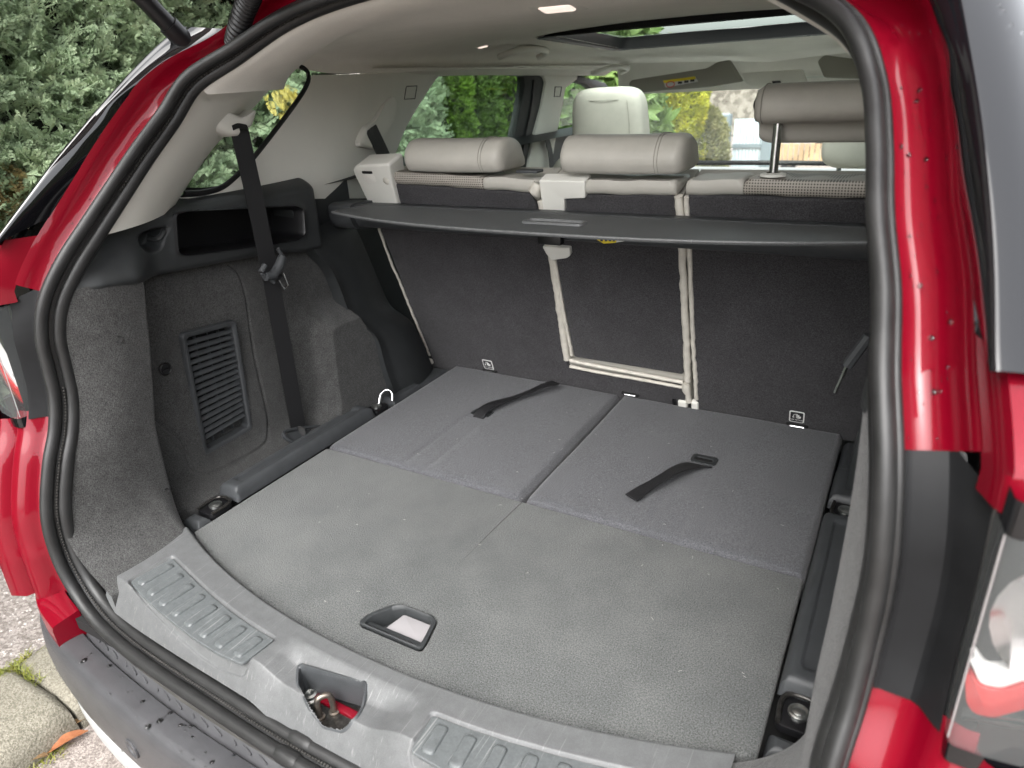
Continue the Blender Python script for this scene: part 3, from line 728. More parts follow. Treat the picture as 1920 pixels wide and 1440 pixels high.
for k in (.25, .5, .75):
    a = tl+(tr_-tl)*k; b = bl+(br-bl)*k
    MB().add([(XV-.0045, a[0]-.0006, a[1]), (XV-.0045, a[0]+.0006, a[1]), (XV-.0045, b[0]+.0006, b[1]), (XV-.0045, b[0]-.0006, b[1]), (XV-.014, a[0]-.0006, a[1]), (XV-.014, a[0]+.0006, a[1]), (XV-.014, b[0]+.0006, b[1]), (XV-.014, b[0]-.0006, b[1])],
             [(0, 1, 2, 3), (1, 5, 6, 2), (4, 0, 3, 7), (7, 6, 5, 4)]).build('grille_fin', M['plastic'], vent, smooth=None)
# --- knob and trim clip holes
p = wallpt(309, 692); MB().lathe([(.0128, -.004), (.0128, .003), (.011, .0045), (.0095, .003), (.0001, .003)], p, (1, 0, 0), 24).box(p+np.array([.004, 0, 0]), (.002, .014, .0035), .0008).build('release_knob', M['black_plastic'], car)
for u, v in ((222, 636), (312, 921)):
    p = wallpt(u, v); MB().lathe([(.006, .0012), (.0045, .0005), (.0001, -.0005)], p, (.9, -.3, .1), 14).build('trim_clip', M['dark_gap'], car)

# --- upper plastic trim with storage recess
OPEN = roundpoly(np.array([PX(u, v, -.588)[1:] for u, v in [(326, 402), (345, 396), (552, 386), (566, 393), (569, 440), (556, 450), (480, 462), (350, 479), (331, 476)]]), .008, 4)
OV = np.array([PX(u, v, -.585)[1:] for u, v in [(258, 452), (264, 438), (285, 428), (313, 423), (318, 430), (312, 446), (306, 466), (290, 475), (268, 470)]]); OV = cr(OV, 30, True)
ny, nz = 210, 74; G = np.zeros((ny, nz, 3)); yl = np.linspace(-.412, .345, ny)
for i, y in enumerate(yl):
    z_ = np.linspace(zlow(y), .562, nz); xs_ = -(S_at(z_, 0)-.005); k = sstep(0, .06, y-(S_at(z_, 1)+.003)); xt_ = -.588+.046*(1-sstep(-.30, -.22, y))*sstep(.53, .46, z_)
    xt_ = xt_-.062*sstep(.165, .225, y)
    x = xs_*(1-k)+xt_*k-.055*np.clip((z_-.530)/.032, 0, 1)**2-.010*np.clip((zlow(y)+.012-z_)/.012, 0, 1)**2
    G[i] = np.stack([x, np.maximum(y, S_at(z_, 1)+.003), z_], 1)
inO = pip(OPEN, G[..., 1], G[..., 2]); dO = pdist(OPEN, G[..., 1], G[..., 2]); inV = pip(OV, G[..., 1], G[..., 2]); dV = pdist(OV, G[..., 1], G[..., 2])
G[..., 0] += .004*np.exp(-(dO/.010)**2)*(~inO); G[..., 0] -= np.where(inV, .035*sstep(0, .012, dV), 0)
F = []
for i in range(ny-1):
    for j in range(nz-1):
        if not (inO[i, j] and inO[i+1, j] and inO[i, j+1] and inO[i+1, j+1]): F.append((i*nz+j, (i+1)*nz+j, (i+1)*nz+j+1, i*nz+j+1))
ut = fixn(obj('side_trim', G.reshape(-1, 3), F, M['dark_plastic'], car, smooth=50))
oc = OPEN.mean(0)
rows = [np.c_[np.full(len(OPEN), x), oc+(OPEN-oc)*k] for k, x in ((1.03, -.5835), (1.0, -.5815), (.975, -.586), (.97, -.68))]
mb = MB().grid(np.stack(rows, 1), closed_u=True); b_ = len(mb.V); mb.V += [tuple(v) for v in rows[-1]]; mb.F.append(tuple(range(b_, b_+len(OPEN))))
fixn(mb.build('storage_recess', M['black_plastic'], ut, smooth=45))
q = [PX(530, 395, -.64), PX(543, 455, -.64)]
MB().box((q[0]+q[1])/2, (.06, .003, .075), .001).build('recess_divider', M['dark_plastic'], ut)
p = PX(292, 448, -.595); MB().tube(cr([p+[-.02, 0, .0], p+[.0, .004, .0], p+[.004, .012, .006], p+[.0, .02, .012]], 14), .005, 8).build('bag_hook', M['dark_plastic'], ut)
mirror(ut)
# ledge seal under the quarter window
# --- front wheel-arch cover
A = ARA
Bc = [PY(u, v, y) for u, v, y in [(640, 400, .345), (668, 430, .352), (690, 478, .375), (712, 530, .395), (733, 573, .415), (768, 600, .435), (792, 640, .452), (806, 675, .470), (815, 700, .485)]]
Bc = cr(np.array(Bc), 50); rows = []
for t in np.linspace(0, 1, 18):
    C = A*(1-t)+Bc*t; C[:, 0] += .022*math.sin(math.pi*t)*np.linspace(.3, 1, 50)+.010*np.exp(-(t/.08)**2); rows.append(C)
rows = [rows[0]+np.array([-.03, -.004, 0])]+rows+[Bc+np.array([-.12, .02, 0])]
wa = fixn(MB().grid(np.array(rows)).build('wheel_arch_trim', M['dark_plastic'], car, smooth=50)); mirror(wa)
# dark panel added behind to stop light leaks, floor to past the seats
mb = MB().add([(-.70, .10, -.08), (-.70, 1.9, -.08), (-.70, 1.9, .55), (-.70, .10, .55), (-.64, .22, .53), (-.64, 1.9, .53)], [(0, 1, 2, 3), (3, 2, 5, 4)])
o = mb.build('inner_panel', M['dark_plastic'], car); mirror(o)

# --- floor ledge beside the boards, with tie-down hooks
def ledge_block(y0, y1, x0, x1, z1, name, groove=True):
    ny_, nx_ = 90, 34; Y = np.linspace(y0, y1, ny_); X = np.linspace(x0, x1, nx_); gX, gY = np.meshgrid(X, Y, indexing='ij')
    ed = np.minimum.reduce([(gX-x0), (x1-gX), (gY-y0), (y1-gY)]); z = z1-.028+.028*np.sqrt(np.clip(1-(1-np.clip(ed/.014, 0, 1))**2, 0, 1))
    if groove:
        R_ = rrect(abs(x1-x0)*.48, (y1-y0)*.86, .010, 5)+np.array([(x0+x1)/2-.004, (y0+y1)/2]); i_ = pip(R_, gX, gY); d_ = pdist(R_, gX, gY); z = z-np.where(i_, .0035*sstep(0, .004, d_), 0)
    mb = MB().grid(np.stack([gX, gY, z], -1))
    return fixn(mb.build(name, M['plastic'], car, smooth=50))
a = ledge_block(-.243, .170, -.560, -.5025, .026, 'floor_ledge'); mirror(a)
b = ledge_block(.245, .365, -.562, -.5025, .008, 'floor_ledge', False); mirror(b)
b = ledge_block(.30, .50, -.590, -.5035, -.004, 'floor_ledge', False); mirror(b)
c_ = ledge_block(-.335, -.300, -.556, -.503, .002, 'ledge_end', False); mirror(c_)
def tiedown(x, y, z, up=False):
    o = MB().slab(rrect(.046, .050, .010, 5), (x, y, z-.012), (1, 0, 0), (0, 1, 0), .011, .002).build('tie_down_hook', M['black_plastic'], car)
    MB().lathe([(.0125, 0), (.0125, .003), (.010, .0042), (.0075, .0035), (.004, .0055), (.0001, .005)], (x, y+.002, z-.001), (0, 0, 1), 22).build('bolt', M['zinc'], o)
    if up:
        P = cr([(x+.000, y+.012, z+.002), (x-.002, y+.026, z+.022), (x+.006, y+.040, z+.030), (x+.020, y+.042, z+.024), (x+.026, y+.034, z+.006)], 26); MB().tube(P, .0042, 10).build('hook_loop', M['steel'], o, smooth=80)
    else:
        sg = -1 if x > 0 else 1
        P = cr([(x-.020, y+.022, z+.000), (x-.021, y-.012, z+.001), (x-.012, y-.026, z+.001), (x+.012, y-.026, z+.001), (x+.021, y-.012, z+.001), (x+.020, y+.022, z+.000)], 30)
        if y < 0: P[:, 1] = 2*y-P[:, 1]
        MB().tube(P, .0032, 8).build('hook_loop', M['dark_steel'], o, smooth=80)
tiedown(-.529, -.276, .004); tiedown(.531, -.268, .004); tiedown(-.530, .205, .004, True); tiedown(.535, .207, .006)

# --- third-row seat belt (left), its guide on the pillar, pocket at the foot
def ribbon(C, Wv, w, t=.0012):
    up = np.cross(np.gradient(C, axis=0), Wv); up /= np.linalg.norm(up, axis=1)[:, None]; up = up*t
    G = np.stack([C-Wv*w+up, C+Wv*w+up, C+Wv*w-up, C-Wv*w-up], 1); return MB().grid(G, closed_v=True)
C = lin(np.array([PX(447, 236, -.555), PX(473, 350, -.560), PX(500, 480, -.566), PX(530, 640, -.575), PX(563, 822, -.588)]), 40)
Wv = np.tile(np.array([.16, .98, -.10])/1.0, (40, 1)); Wv /= np.linalg.norm(Wv, axis=1)[:, None]
belt = fixn(ribbon(C, Wv, .0185).build('seat_belt', M['belt'], car, smooth=40)); mirror(belt)
fixn(MB().tube(cr([PX(560, 800, -.583)+[.002, 0, 0], PX(566, 828, -.583)], 6), .017, 8, ell=(.25, 1)).build('belt_stitching', mat('belt_stitch', (.035, .035, .035), .7, bump=.8, bscale=600), belt))
# tongue and slider on the belt
bp = PX(507, 500, -.556)
Mx = Matrix(((.25, .93, .26), (.95, -.30, .1), (.17, .22, -.96))).transposed().to_4x4()
def loc3(a, b): return bp+np.array([.012, 0, 0])+np.array([.02, .95, .30])*a+np.array([.0, .28, -.95])*b
tg_ = MB().tube(np.array([loc3(-.030, .004), loc3(-.012, .012), loc3(.012, .004), loc3(.028, -.008)]), [.009, .0105, .0105, .0085], 10).tube(np.array([loc3(-.033, -.006), loc3(-.016, .026)]), .0045, 8).tube(np.array([loc3(-.034, -.008), loc3(-.018, -.016)]), .006, 8).tube(np.array([loc3(.026, -.028), loc3(.029, -.004)]), .004, 8)
tong = tg_.build('belt_tongue', M['plastic'], car, smooth=60)
MB().tube(np.array([loc3(-.006, .014), loc3(-.004, .026), loc3(.0, .052), loc3(.012, .050), loc3(.014, .022)]), .0016, 6).build('latch_plate', M['steel'], tong)
MB().tube(np.array([loc3(-.004, .012), loc3(.0, .026)]), .010, 8, ell=(.4, 1)).build('tongue_neck', M['black_plastic'], tong)
# right belt and tongue glimpsed beside the strip
p = PY(1613, 640, .10)
MB().tube(np.array([p+[.01, 0, .01], p+[-.012, .0, -.04]]), .008, 8).build('belt_tongue', M['plastic'], car)
MB().tube(np.array([p+[-.012, 0, -.04], p+[-.022, .0, -.085]]), .003, 6).build('belt_latch_plate', M['steel'], car)
# pocket in the carpet where the belt goes down
Q = [PX(532, 818, -.575), PX(545, 806, -.585), PX(622, 798, -.575), PX(610, 815, -.56), PX(568, 836, -.56), PX(556, 832, -.565)]
MB().tube(cr(np.array([Q[3], Q[2], Q[1], Q[0], Q[5], Q[4]]), 40), .0042, 8).build('belt_pocket_rim', M['plastic'], car)
mb = MB().add([q+np.array([0, 0, -.004]) for q in Q], [tuple(range(6))]); mb.build('belt_pocket', M['plastic'], car)
# guide
def onD(u, v, x=-.565): return PX(u, v, x)
GB = [(380, 235), (378, 222), (388, 207), (408, 204), (430, 213), (447, 218), (460, 212), (474, 206), (470, 225), (462, 240), (448, 237), (430, 236), (436, 246), (440, 256), (420, 255), (398, 246)]
gp = np.array([onD(u, v) for u, v in GB]); gp = cr(gp, 60, True); c0 = gp.mean(0)
rows = []
for k, dx in ((1.0, -.020), (1.0, .002), (.93, .012), (.75, .018), (.45, .020), (.02, .020)):
    q = c0+(gp-c0)*k; q = q+np.array([dx, 0, 0]); rows.append(q)
bg = fixn(MB().grid(np.stack(rows, 1), closed_u=True).build('belt_guide', M['beige'], car, smooth=60))
MB().tube(cr([onD(436, 240, -.545), onD(447, 236, -.545), onD(461, 238, -.545)], 12), .0045, 8).build('belt_slot', M['dark_gap'], bg)
mirror(bg)

# ================================================================== pillars, headlining, windows
# D-pillar trim: from the rubber strip to the quarter window
zA = np.linspace(.535, .742, 40); A = np.stack([-(S_at(zA, 0)-.004), S_at(zA, 1)+.008, zA], 1)
Bp = [PX(u, v, -.612) for u, v in [(322, 395), (352, 347), (400, 278), (440, 238), (470, 208), (512, 161)]]; Bp = cr(np.array(Bp), 40)
rows = []
for t in np.linspace(0, 1, 16):
    C = A*(1-t)+Bp*t; C[:, 0] += .020*math.sin(math.pi*min(1, t*1.02)); rows.append(C)
rows.append(Bp+np.array([-.03, .004, 0]))
dp = fixn(MB().grid(np.array(rows)).build('rear_pillar_trim', M['beige'], car, smooth=60)); mirror(dp)
# roof-side piece above the seam
sel = HS[(HS[:, 2] > .745) & (HS[:, 0] > .26)]
nA = 40; A = lin(np.stack([-(sel[:, 0]-.004), sel[:, 1]+.020, sel[:, 2]-.012], 1), nA)
Bp = cr(np.array([PX(u, v, x) for u, v, x in [(512, 159, -.612), (540, 134, -.612), (562, 124, -.612), (580, 137, -.612)]]+[np.array([-.612, .42, .770]), np.array([-.612, .55, .774])]), nA)
# main headlining by cross sections
BASE = np.array([(-.612, .765), (-.606, .790), (-.575, .810), (-.50, .824), (-.36, .838), (-.18, .846), (0, .848)])
BASE = cr(np.vstack([BASE, BASE[::-1][1:]*[-1, 1]]), 81)
CY = np.array([-.02, .05, .19, .5, 1.0, 1.5, 1.75, 1.9, 2.0]); CZ = np.array([.004, -.010, -.023, -.014, .006, -.032, -.052, -.078, -.10])
SECT = []
top = RING[(RING[:, 2] > .748)]; top = top[np.argsort(top[:, 0])]; top = lin(top, 81)
Oc = np.array([0, 0, .55]); inn = top+np.stack([-np.sign(top[:, 0])*.004*np.abs(top[:, 0])/.4, np.full(81, .010), np.full(81, -.006)], 1)
SECT.append(inn); s2 = inn+np.array([0, .012, -.012]); SECT.append(s2)
seam = BASE[0]
ysec = list(np.linspace(.06, 2.0, 60))
for y in ysec:
    k = sstep(.0, .19, y)
    fullx = BASE[:, 0]; fullz = BASE[:, 1]+np.interp(y, CY, CZ)*np.clip(1-np.abs(BASE[:, 0])/.62, 0, 1)**.4
    rx = inn[:, 0]*(1-k)+fullx*k; rz = (inn[:, 2]-.018)*(1-k)+fullz*k
    yo = np.maximum(y, inn[:, 1]+.025+.02*(y-.06))
    yo = y*k+yo*(1-k)
    rz = rz+.012*math.exp(-((y-.20)/.07)**2)*sstep(.54, .61, np.abs(rx))
    SECT.append(np.stack([rx, yo, rz], 1))
SECT = np.array(SECT)
SR = dict(x=.405, y0=.90, y1=1.50)
F = []; a_, b_ = SECT.shape[:2]
for i in range(a_-1):
    for j in range(b_-1):
        c = SECT[i:i+2, j:j+2].reshape(-1, 3).mean(0)
        if abs(c[0]) < SR['x'] and SR['y0'] < c[1] < SR['y1']: continue
        F.append((i*b_+j, i*b_+j+1, (i+1)*b_+j+1, (i+1)*b_+j))
hl = fixn(obj('headlining', SECT.reshape(-1, 3), F, M['headlining'], car, smooth=70))
def roof_z(x, y):
    i = np.argmin(np.abs(SECT[:, 40, 1]-y)); return float(np.interp(x, SECT[i, :, 0], SECT[i, :, 2]))
# sunroof frame and glass
P = roundpoly([(-.415, .89), (.415, .89), (.415, 1.51), (-.415, 1.51)], .05, 6)
def frame_row(k, dz): 
    q = np.array([0, 1.20])+(P-np.array([0, 1.20]))*k; return np.c_[q, [roof_z(x, y)+dz for x, y in q]]
sr = fixn(MB().grid(np.stack([frame_row(1.015, -.004), frame_row(1.0, -.007), frame_row(.975, -.004), frame_row(.965, .018), frame_row(.955, .026), frame_row(.950, .030), frame_row(1.02, .031)], 1), closed_u=True).build('sunroof_frame', M['black_plastic'], car, smooth=40))
g = frame_row(.99, .0325); MB().add(g, [tuple(range(len(g)))]).build('sunroof_glass', M['glass'], sr, smooth=None)
# roof lamps
def roof_n(x, y):
    e = .01; return Vector((-(roof_z(x+e, y)-roof_z(x-e, y))/(2*e), -(roof_z(x, y+.03)-roof_z(x, y-.03))/.06, 1)).normalized()
def lamp_glow(name, s):
    m = bpy.data.materials.new(name); m.use_nodes = True; b = m.node_tree.nodes['Principled BSDF']; b.inputs['Base Color'].default_value = (.85, .78, .74, 1); b.inputs['Roughness'].default_value = .15
    b.inputs['Emission Color'].default_value = (1, .80, .70, 1); b.inputs['Emission Strength'].default_value = s; return m
for (u, v, sx_, sy_) in ((1045, 21, .088, .055), (905, 85, .035, .04)):
    p = PZ(u, v, .824) if u > 1000 else PX(905, 85, -.53)
    p = np.array([p[0], p[1], roof_z(p[0], p[1])])
    n = roof_n(p[0], p[1]); base = np.array(p)+np.array(n)*.0085
    q = n.to_track_quat('Z', 'Y'); ux = np.array(q@Vector((1, 0, 0))); uy = np.array(q@Vector((0, 1, 0)))
    o = MB().slab(rrect(sx_, sy_, .008, 4), base, ux, -uy, .010, .002).build('roof_lamp', M['beige'], car)
    MB().slab(rrect(sx_*.62, sy_*.62, .006, 4), base+np.array(n)*-.004, ux, -uy, .0085, .002).build('lamp_lens', lamp_glow('lamp_lens', .2), o)
# C-pillar trim between quarter window and rear door
Cw = cr(np.array([PX(u, v, x) for u, v, x in [(330, 372, -.625), (390, 366, -.623), (425, 350, -.62), (470, 309, -.618), (520, 245, -.616), (562, 190, -.614), (580, 160, -.612), (584, 141, -.612)]]), 60)
Dw = cr(np.array([PX(u, v, x) for u, v, x in [(690, 372, -.690), (722, 330, -.690), (740, 292, -.690), (762, 238, -.690), (790, 190, -.688), (815, 152, -.684), (832, 134, -.680)]]), 60)
zt = np.linspace(0, 1, 60)
rows = []
for t in np.linspace(0, 1, 20):
    C = Cw*(1-t)+Dw*t; C[:, 0] += .022*math.sin(math.pi*t)*(1-zt*.8); rows.append(C)
rows = [Cw+np.array([-.02, .016, 0])]+rows+[Dw+np.array([-.03, .008, 0])]
cp = fixn(MB().grid(np.array(rows)).build('centre_pillar_trim', M['beige'], car, smooth=60)); mirror(cp)
# seam line under the headlining
def capt(u, v, d=.004):
    t = (u-580)/(250.); x = -.612-.075*np.clip(t, 0, 1); return PX(u, v, x+d)
mb = MB().tube(cr([capt(584, 139), capt(640, 138), capt(720, 135), capt(828, 133)], 24), .0016, 6); mb.build('trim_seam', M['dark_gap'], car)
mb = MB().tube(cr([PX(387, 161, -.497), PX(430, 160.5, -.53), PX(470, 160, -.565), PX(512, 160, -.600)], 20), .0013, 6); mb.build('trim_seam', M['dark_gap'], car)
# belt guide and airbag plate on the C-pillar
gpx = [(722, 190), (737, 183), (742, 205), (735, 230), (720, 255), (705, 278), (685, 275), (672, 270), (682, 240), (700, 225)]
gp = cr(np.array([capt(u, v, .004) for u, v in gpx]), 50, True); c0 = gp.mean(0)
rows = [c0+(gp-c0)*k+np.array([dx, 0, 0]) for k, dx in ((1.02, -.01), (1.0, .004), (.90, .007), (.5, .004), (.02, .004))]
o = fixn(MB().grid(np.stack(rows, 1), closed_u=True).build('belt_guide', M['beige'], car, smooth=60)); mirror(o)
C = lin(np.array([capt(695, 240, .012), capt(712, 275, .016), capt(728, 310, .020), capt(760, 380, .02)]), 14); Wv = np.tile([0, .95, .30], (14, 1)); o = fixn(ribbon(C, Wv, .022).build('rear_seat_belt', M['belt'], car)); mirror(o)
def plate(u0, v0, u1, v1, sk, name='airbag_plate'):
    q = [capt(u0+sk, v0, .0052), capt(u1+sk, v0-1, .0052), capt(u1, v1, .0052), capt(u0, v1+1, .0052)]
    return MB().tube(np.array(q+[q[0]]), .0011, 5).build(name, M['dark_gap'], car)
plate(758, 162, 778, 185, 4)
# --- quarter window glass with black edge
qw = [PX(u, v, -.655) for u, v in [(300, 400), (560, 100), (620, 120), (600, 200), (480, 340), (420, 385)]]
qg = MB().add(qw, [tuple(range(6))]).build('quarter_window', M['glass_side'], car, smooth=None)
E_ = cr(np.array([PX(u, v, x-.001) for u, v, x in [(346, 363, -.62), (380, 361, -.62), (412, 353, -.62), (436, 337, -.62), (470, 302, -.618), (520, 239, -.616), (560, 185, -.614), (577, 155, -.612), (578, 138, -.612), (570, 128, -.612), (560, 124, -.612)]]), 70)
MB().tube(E_, .0055, 8, ell=(.6, 1)).build('window_seal', M['black_plastic'], qg); mirror(qg)
MB().add([PX(u, v, -.632) for u, v in [(320, 400), (350, 352), (385, 352), (425, 346), (425, 372), (340, 400)]], [tuple(range(6))]).build('lower_seal_panel', M['black_plastic'], car)
# --- rear door: black frame, glass; B-pillar; front window
def xpoly(px, x, name, m, t=.02, bev=.004, par=None, r=0):
    P = np.array([PX(u, v, x)[1:] for u, v in px]);
    if r: P = roundpoly(P, r, 4)
    a2 = np.sum(P[:, 0]*np.roll(P[:, 1], -1)-P[:, 1]*np.roll(P[:, 0], -1))
    if a2 < 0: P = P[::-1]
    return fixn(MB().slab(P, (x-t, 0, 0), (0, 1, 0), (0, 0, 1), t, bev).build(name, m, par or car))
dg = xpoly([(725, 340), (765, 232), (830, 105), (1000, 120), (985, 340)], -.715, 'rear_door_glass', M['glass_side'], .004, 0); mirror(dg)
for px in ([(826, 136), (840, 117), (1000, 133), (1022, 148), (985, 143), (842, 128)], [(982, 138), (1006, 136), (1024, 150), (1018, 190), (1003, 250), (985, 340), (950, 340), (962, 270), (978, 195), (984, 160)]):
    mirror(xpoly(px, -.700, 'door_frame', M['dark_plastic'], .03, .005))
MB().tube(cr([PX(u, v, -.697) for u, v in [(1001, 150), (996, 200), (985, 255), (972, 335)]], 20), .004, 6).build('door_seal', M['black_plastic'], car)
o = xpoly([(1018, 136), (1085, 141), (1083, 150), (1062, 166), (1050, 230), (1042, 270), (1030, 345), (985, 345), (1000, 260), (1016, 200), (1024, 155)], -.690, 'middle_pillar_trim', M['beige'], .05, .010); mirror(o)
C = lin(np.array([PX(1026, 262, -.672), PX(1032, 285, -.668), PX(1037, 335, -.66)]), 8); o = fixn(ribbon(C, np.tile([0, .9, .1], (8, 1)), .02).build('front_seat_belt', M['belt'], car)); mirror(o)
P_ = [PX(u, v, -.688) for u, v in [(1041, 163), (1053, 163), (1050, 181), (1039, 181)]]; MB().tube(np.array(P_+P_[:1]), .0014, 5).build('airbag_plate', M['dark_gap'], car)
fg = xpoly([(1030, 350), (1050, 140), (1130, 150), (1130, 350)], -.73, 'front_door_glass', M['glass_side'], .004, 0); mirror(fg)
o = xpoly([(1072, 151), (1085, 141), (1135, 155), (1150, 175), (1118, 172), (1100, 158)], -.710, 'front_door_frame', M['dark_plastic'], .03, .004); mirror(o)
# roof-rail filler between the door frames and headlining
o = MB().add([(-.612, .20, .768), (-.612, 2.0, .768), (-.76, 2.0, .715), (-.76, .20, .735)], [(0, 1, 2, 3)])
G = np.array([[(-.600, y, .772), (-.64, y, .765-.006*max(0, y-1)), (-.690, y, .752-.018*max(0, y-1.0)), (-.75, y, .770-.02*max(0, y-1))] for y in np.linspace(.44, 2.05, 14)])
o = fixn(MB().grid(G).build('roof_rail_trim', M['headlining'], car, smooth=60)); mirror(o)
# grab handles
def grab(u0, v0, u1, v1, x):
    a = PX(u0, v0, x); b = PX(u1, v1, x)
    P = cr([a+[-.02, 0, -.004], a+[.010, 0, .004], a*.75+b*.25+[.026, 0, .012], a*.25+b*.75+[.026, 0, .010], b+[.010, 0, .000], b+[-.02, 0, -.012]], 36)
    o = MB().tube(P, .011, 12, ell=(1, .8)).build('grab_handle', M['beige'], car, smooth=70); return o
mirror(grab(948, 103, 1018, 100, -.535)); mirror(grab(1120, 135, 1172, 130, -.565))
# --- windscreen, header, visors, console, dash
MB().add([(-.62, 2.03, .69), (.62, 2.03, .69), (.68, 2.62, .27), (-.68, 2.62, .27)], [(0, 1, 2, 3)]).build('windscreen', M['glass_wet'], car, smooth=None)
E0 = SECT[-1]; xn = E0[:, 0]/.612
fixn(MB().grid(np.stack([E0, np.stack([xn*.615, np.full(81, 2.02), E0[:, 2]-.030], 1), np.stack([xn*.62, np.full(81, 2.035), np.full(81, .690)-.02*xn**2], 1), np.stack([xn*.62, np.full(81, 2.05), np.full(81, .655)], 1)], 1)).build('windscreen_header', M['headlining'], car, smooth=60))
def ypoly(px, y, name, m, t=.018, bev=.004, r=.01, par=None):
    P = np.array([PY(u, v, y)[[0, 2]] for u, v in px]); P = roundpoly(P, r, 4) if r else P
    a2 = np.sum(P[:, 0]*np.roll(P[:, 1], -1)-P[:, 1]*np.roll(P[:, 0], -1))
    if a2 < 0: P = P[::-1]
    return fixn(MB().slab(P, (0, y+t, 0), (1, 0, 0), (0, 0, 1), t, bev).build(name, m, par or car))
visor_m = mat('visor_vinyl', (.29, .28, .245), .7, bump=.15, bscale=700)
v1 = ypoly([(1178, 158), (1183, 150), (1325, 128), (1345, 116), (1368, 112), (1393, 153), (1330, 164), (1240, 170), (1190, 176)], 1.88, 'sun_visor', visor_m)
v2 = ypoly([(1532, 115), (1545, 103), (1600, 110), (1700, 112), (1700, 150), (1600, 148), (1545, 146)], 1.88, 'sun_visor', visor_m)
lb = ypoly([(1243, 151), (1303, 143), (1309, 153), (1248, 164)], 1.868, 'warning_label', M['white'], .001, 0, 0, v1)
ypoly([(1243, 151), (1303, 143), (1305, 148), (1245, 156)], 1.8665, 'label_band', M['yellow'], .0005, 0, 0, v1)
c0 = PY(1257, 158, 1.865); MB().tube(cr([c0+np.array([.016*math.cos(a), 0, .010*math.sin(a)]) for a in np.linspace(0, 2*math.pi, 14)], 24), .0016, 5).build('label_symbol', M['red_ring'], v1)
for u, v in ((1275, 155), (1287, 153), (1298, 151)):
    c0 = PY(u, v, 1.866); MB().box(c0, (.016, .001, .008)).build('label_mark', M['label_dark'], v1)
oc_ = ypoly([(1390, 137), (1503, 130), (1513, 152), (1500, 160), (1410, 163), (1400, 158)], 1.93, 'overhead_console', M['beige'], .02, .004, .006)
ypoly([(1397, 138), (1498, 132), (1505, 147), (1403, 153)], 1.928, 'console_lid', M['beige'], .002, .001, .004, oc_)
ypoly([(1447, 152), (1463, 151), (1465, 158), (1449, 159)], 1.926, 'console_switch', M['black_plastic'], .003, .001, .003, oc_)
mi = ypoly([(1418, 168), (1600, 155), (1602, 170), (1425, 178)], 1.95, 'interior_mirror', M['black_plastic'], .02, .006, .01)
# dashboard: pale top under the glass
G = np.array([[(x, 1.75, .10), (x, 1.77, .30), (x, 1.85, .358+.01*math.cos(x*2)), (x, 2.2, .345), (x, 2.58, .29)] for x in np.linspace(-.68, .68, 21)])
dash = fixn(MB().grid(G).build('dashboard', M['dash'], car, smooth=60))
MB().tube(np.array([(-.66, 2.52, .322), (0, 2.56, .322), (.66, 2.52, .322)]), .012, 6).build('screen_edge', M['dark_gap'], dash)
# --- front seats
def cushion(cx, cy, cz, w, h, d, name, m, par, tilt=.2, e=3.2, taper=.1, n=28):
    V = []; rows = []
    for i in range(n):
        ph = -math.pi/2+math.pi*i/(n-1); row = []
        for j in range(n*2):
            th = 2*math.pi*j/(n*2)
            f = lambda c_: math.copysign(abs(c_)**(2/e), c_)
            x = f(math.cos(ph))*f(math.cos(th)); y = f(math.cos(ph))*f(math.sin(th)); z = f(math.sin(ph))
            x *= 1-taper*(z+1)/2
            row.append((cx+x*w/2, cy+y*d/2-tilt*z*h/2, cz+z*h/2))
        rows.append(row)
    return fixn(MB().grid(np.array(rows), closed_v=True).build(name, m, par, smooth=80))
for fx, yy_, hz, zc_ in ((-.345, 1.32, .592, .20), (.405, 1.50, .538, .115)):
    b = cushion(fx, yy_, zc_, .50, .62, .16, 'front_seat', M['leather'], car, .22, 4)
    hr = cushion(fx, yy_-.05, hz, .262, .21, .10, 'headrest', M['leather'], b, .12, 4.5, .12)
    for q in (-.07, .07): MB().tube(np.array([(fx+q, yy_-.06, zc_+.26), (fx+q, yy_-.05, hz-.06)]), .007, 8).build('headrest_rod', M['steel'], b)
    mb = MB()
    w = .112; zt_ = hz+.072
    mb.tube(cr([(fx-w, yy_-.060, hz+.062), (fx-.05, yy_-.106, zt_-.004), (fx+.05, yy_-.106, zt_-.004), (fx+w, yy_-.060, hz+.062)], 24), .0012, 5)
    mb.tube(cr([(fx+.078, yy_-.108, zt_-.006), (fx+.084, yy_-.102, hz), (fx+.082, yy_-.09, hz-.08)], 24), .0010, 5); mb.build('headrest_stitching', M['visor'] if 'visor' in M else visor_m, hr)

# ================================================================== second-row seat backs
SN, SDD = (0, 1, .35), .52
UY = np.array([0, -.35, 1])/math.hypot(1, .35); UN = np.array([0, -1, -.35])/math.hypot(1, .35); S0 = np.array([0, .52, 0.])
def sp(u, v, lift=0): return at(u, v, SN, SDD)+UN*lift
def s2(u, v): p = at(u, v, SN, SDD); return (p[0], (p-S0)@UY)
def sp2(x, h, lift=0): return S0+np.array([x, 0, 0])+UY*h+UN*lift
seatL = MB().slab([(-.585, .0), (.172, .0), (.172, .115), (-.130, .085), (-.130, .535), (-.575, .535)], S0-UN*.13, (1, 0, 0), UY, .124, .01, 3).build('rear_seat', M['leather'], car)
seatC = MB().slab([(-.128, .09), (.172, .12), (.172, .535), (-.128, .535)], S0-UN*.13, (1, 0, 0), UY, .124, .01, 3).build('rear_seat', M['leather'], car)
seatR = MB().slab([(.176, .0), (.585, .0), (.585, .535), (.176, .535)], S0-UN*.13, (1, 0, 0), UY, .124, .01, 3).build('rear_seat', M['leather'], car)
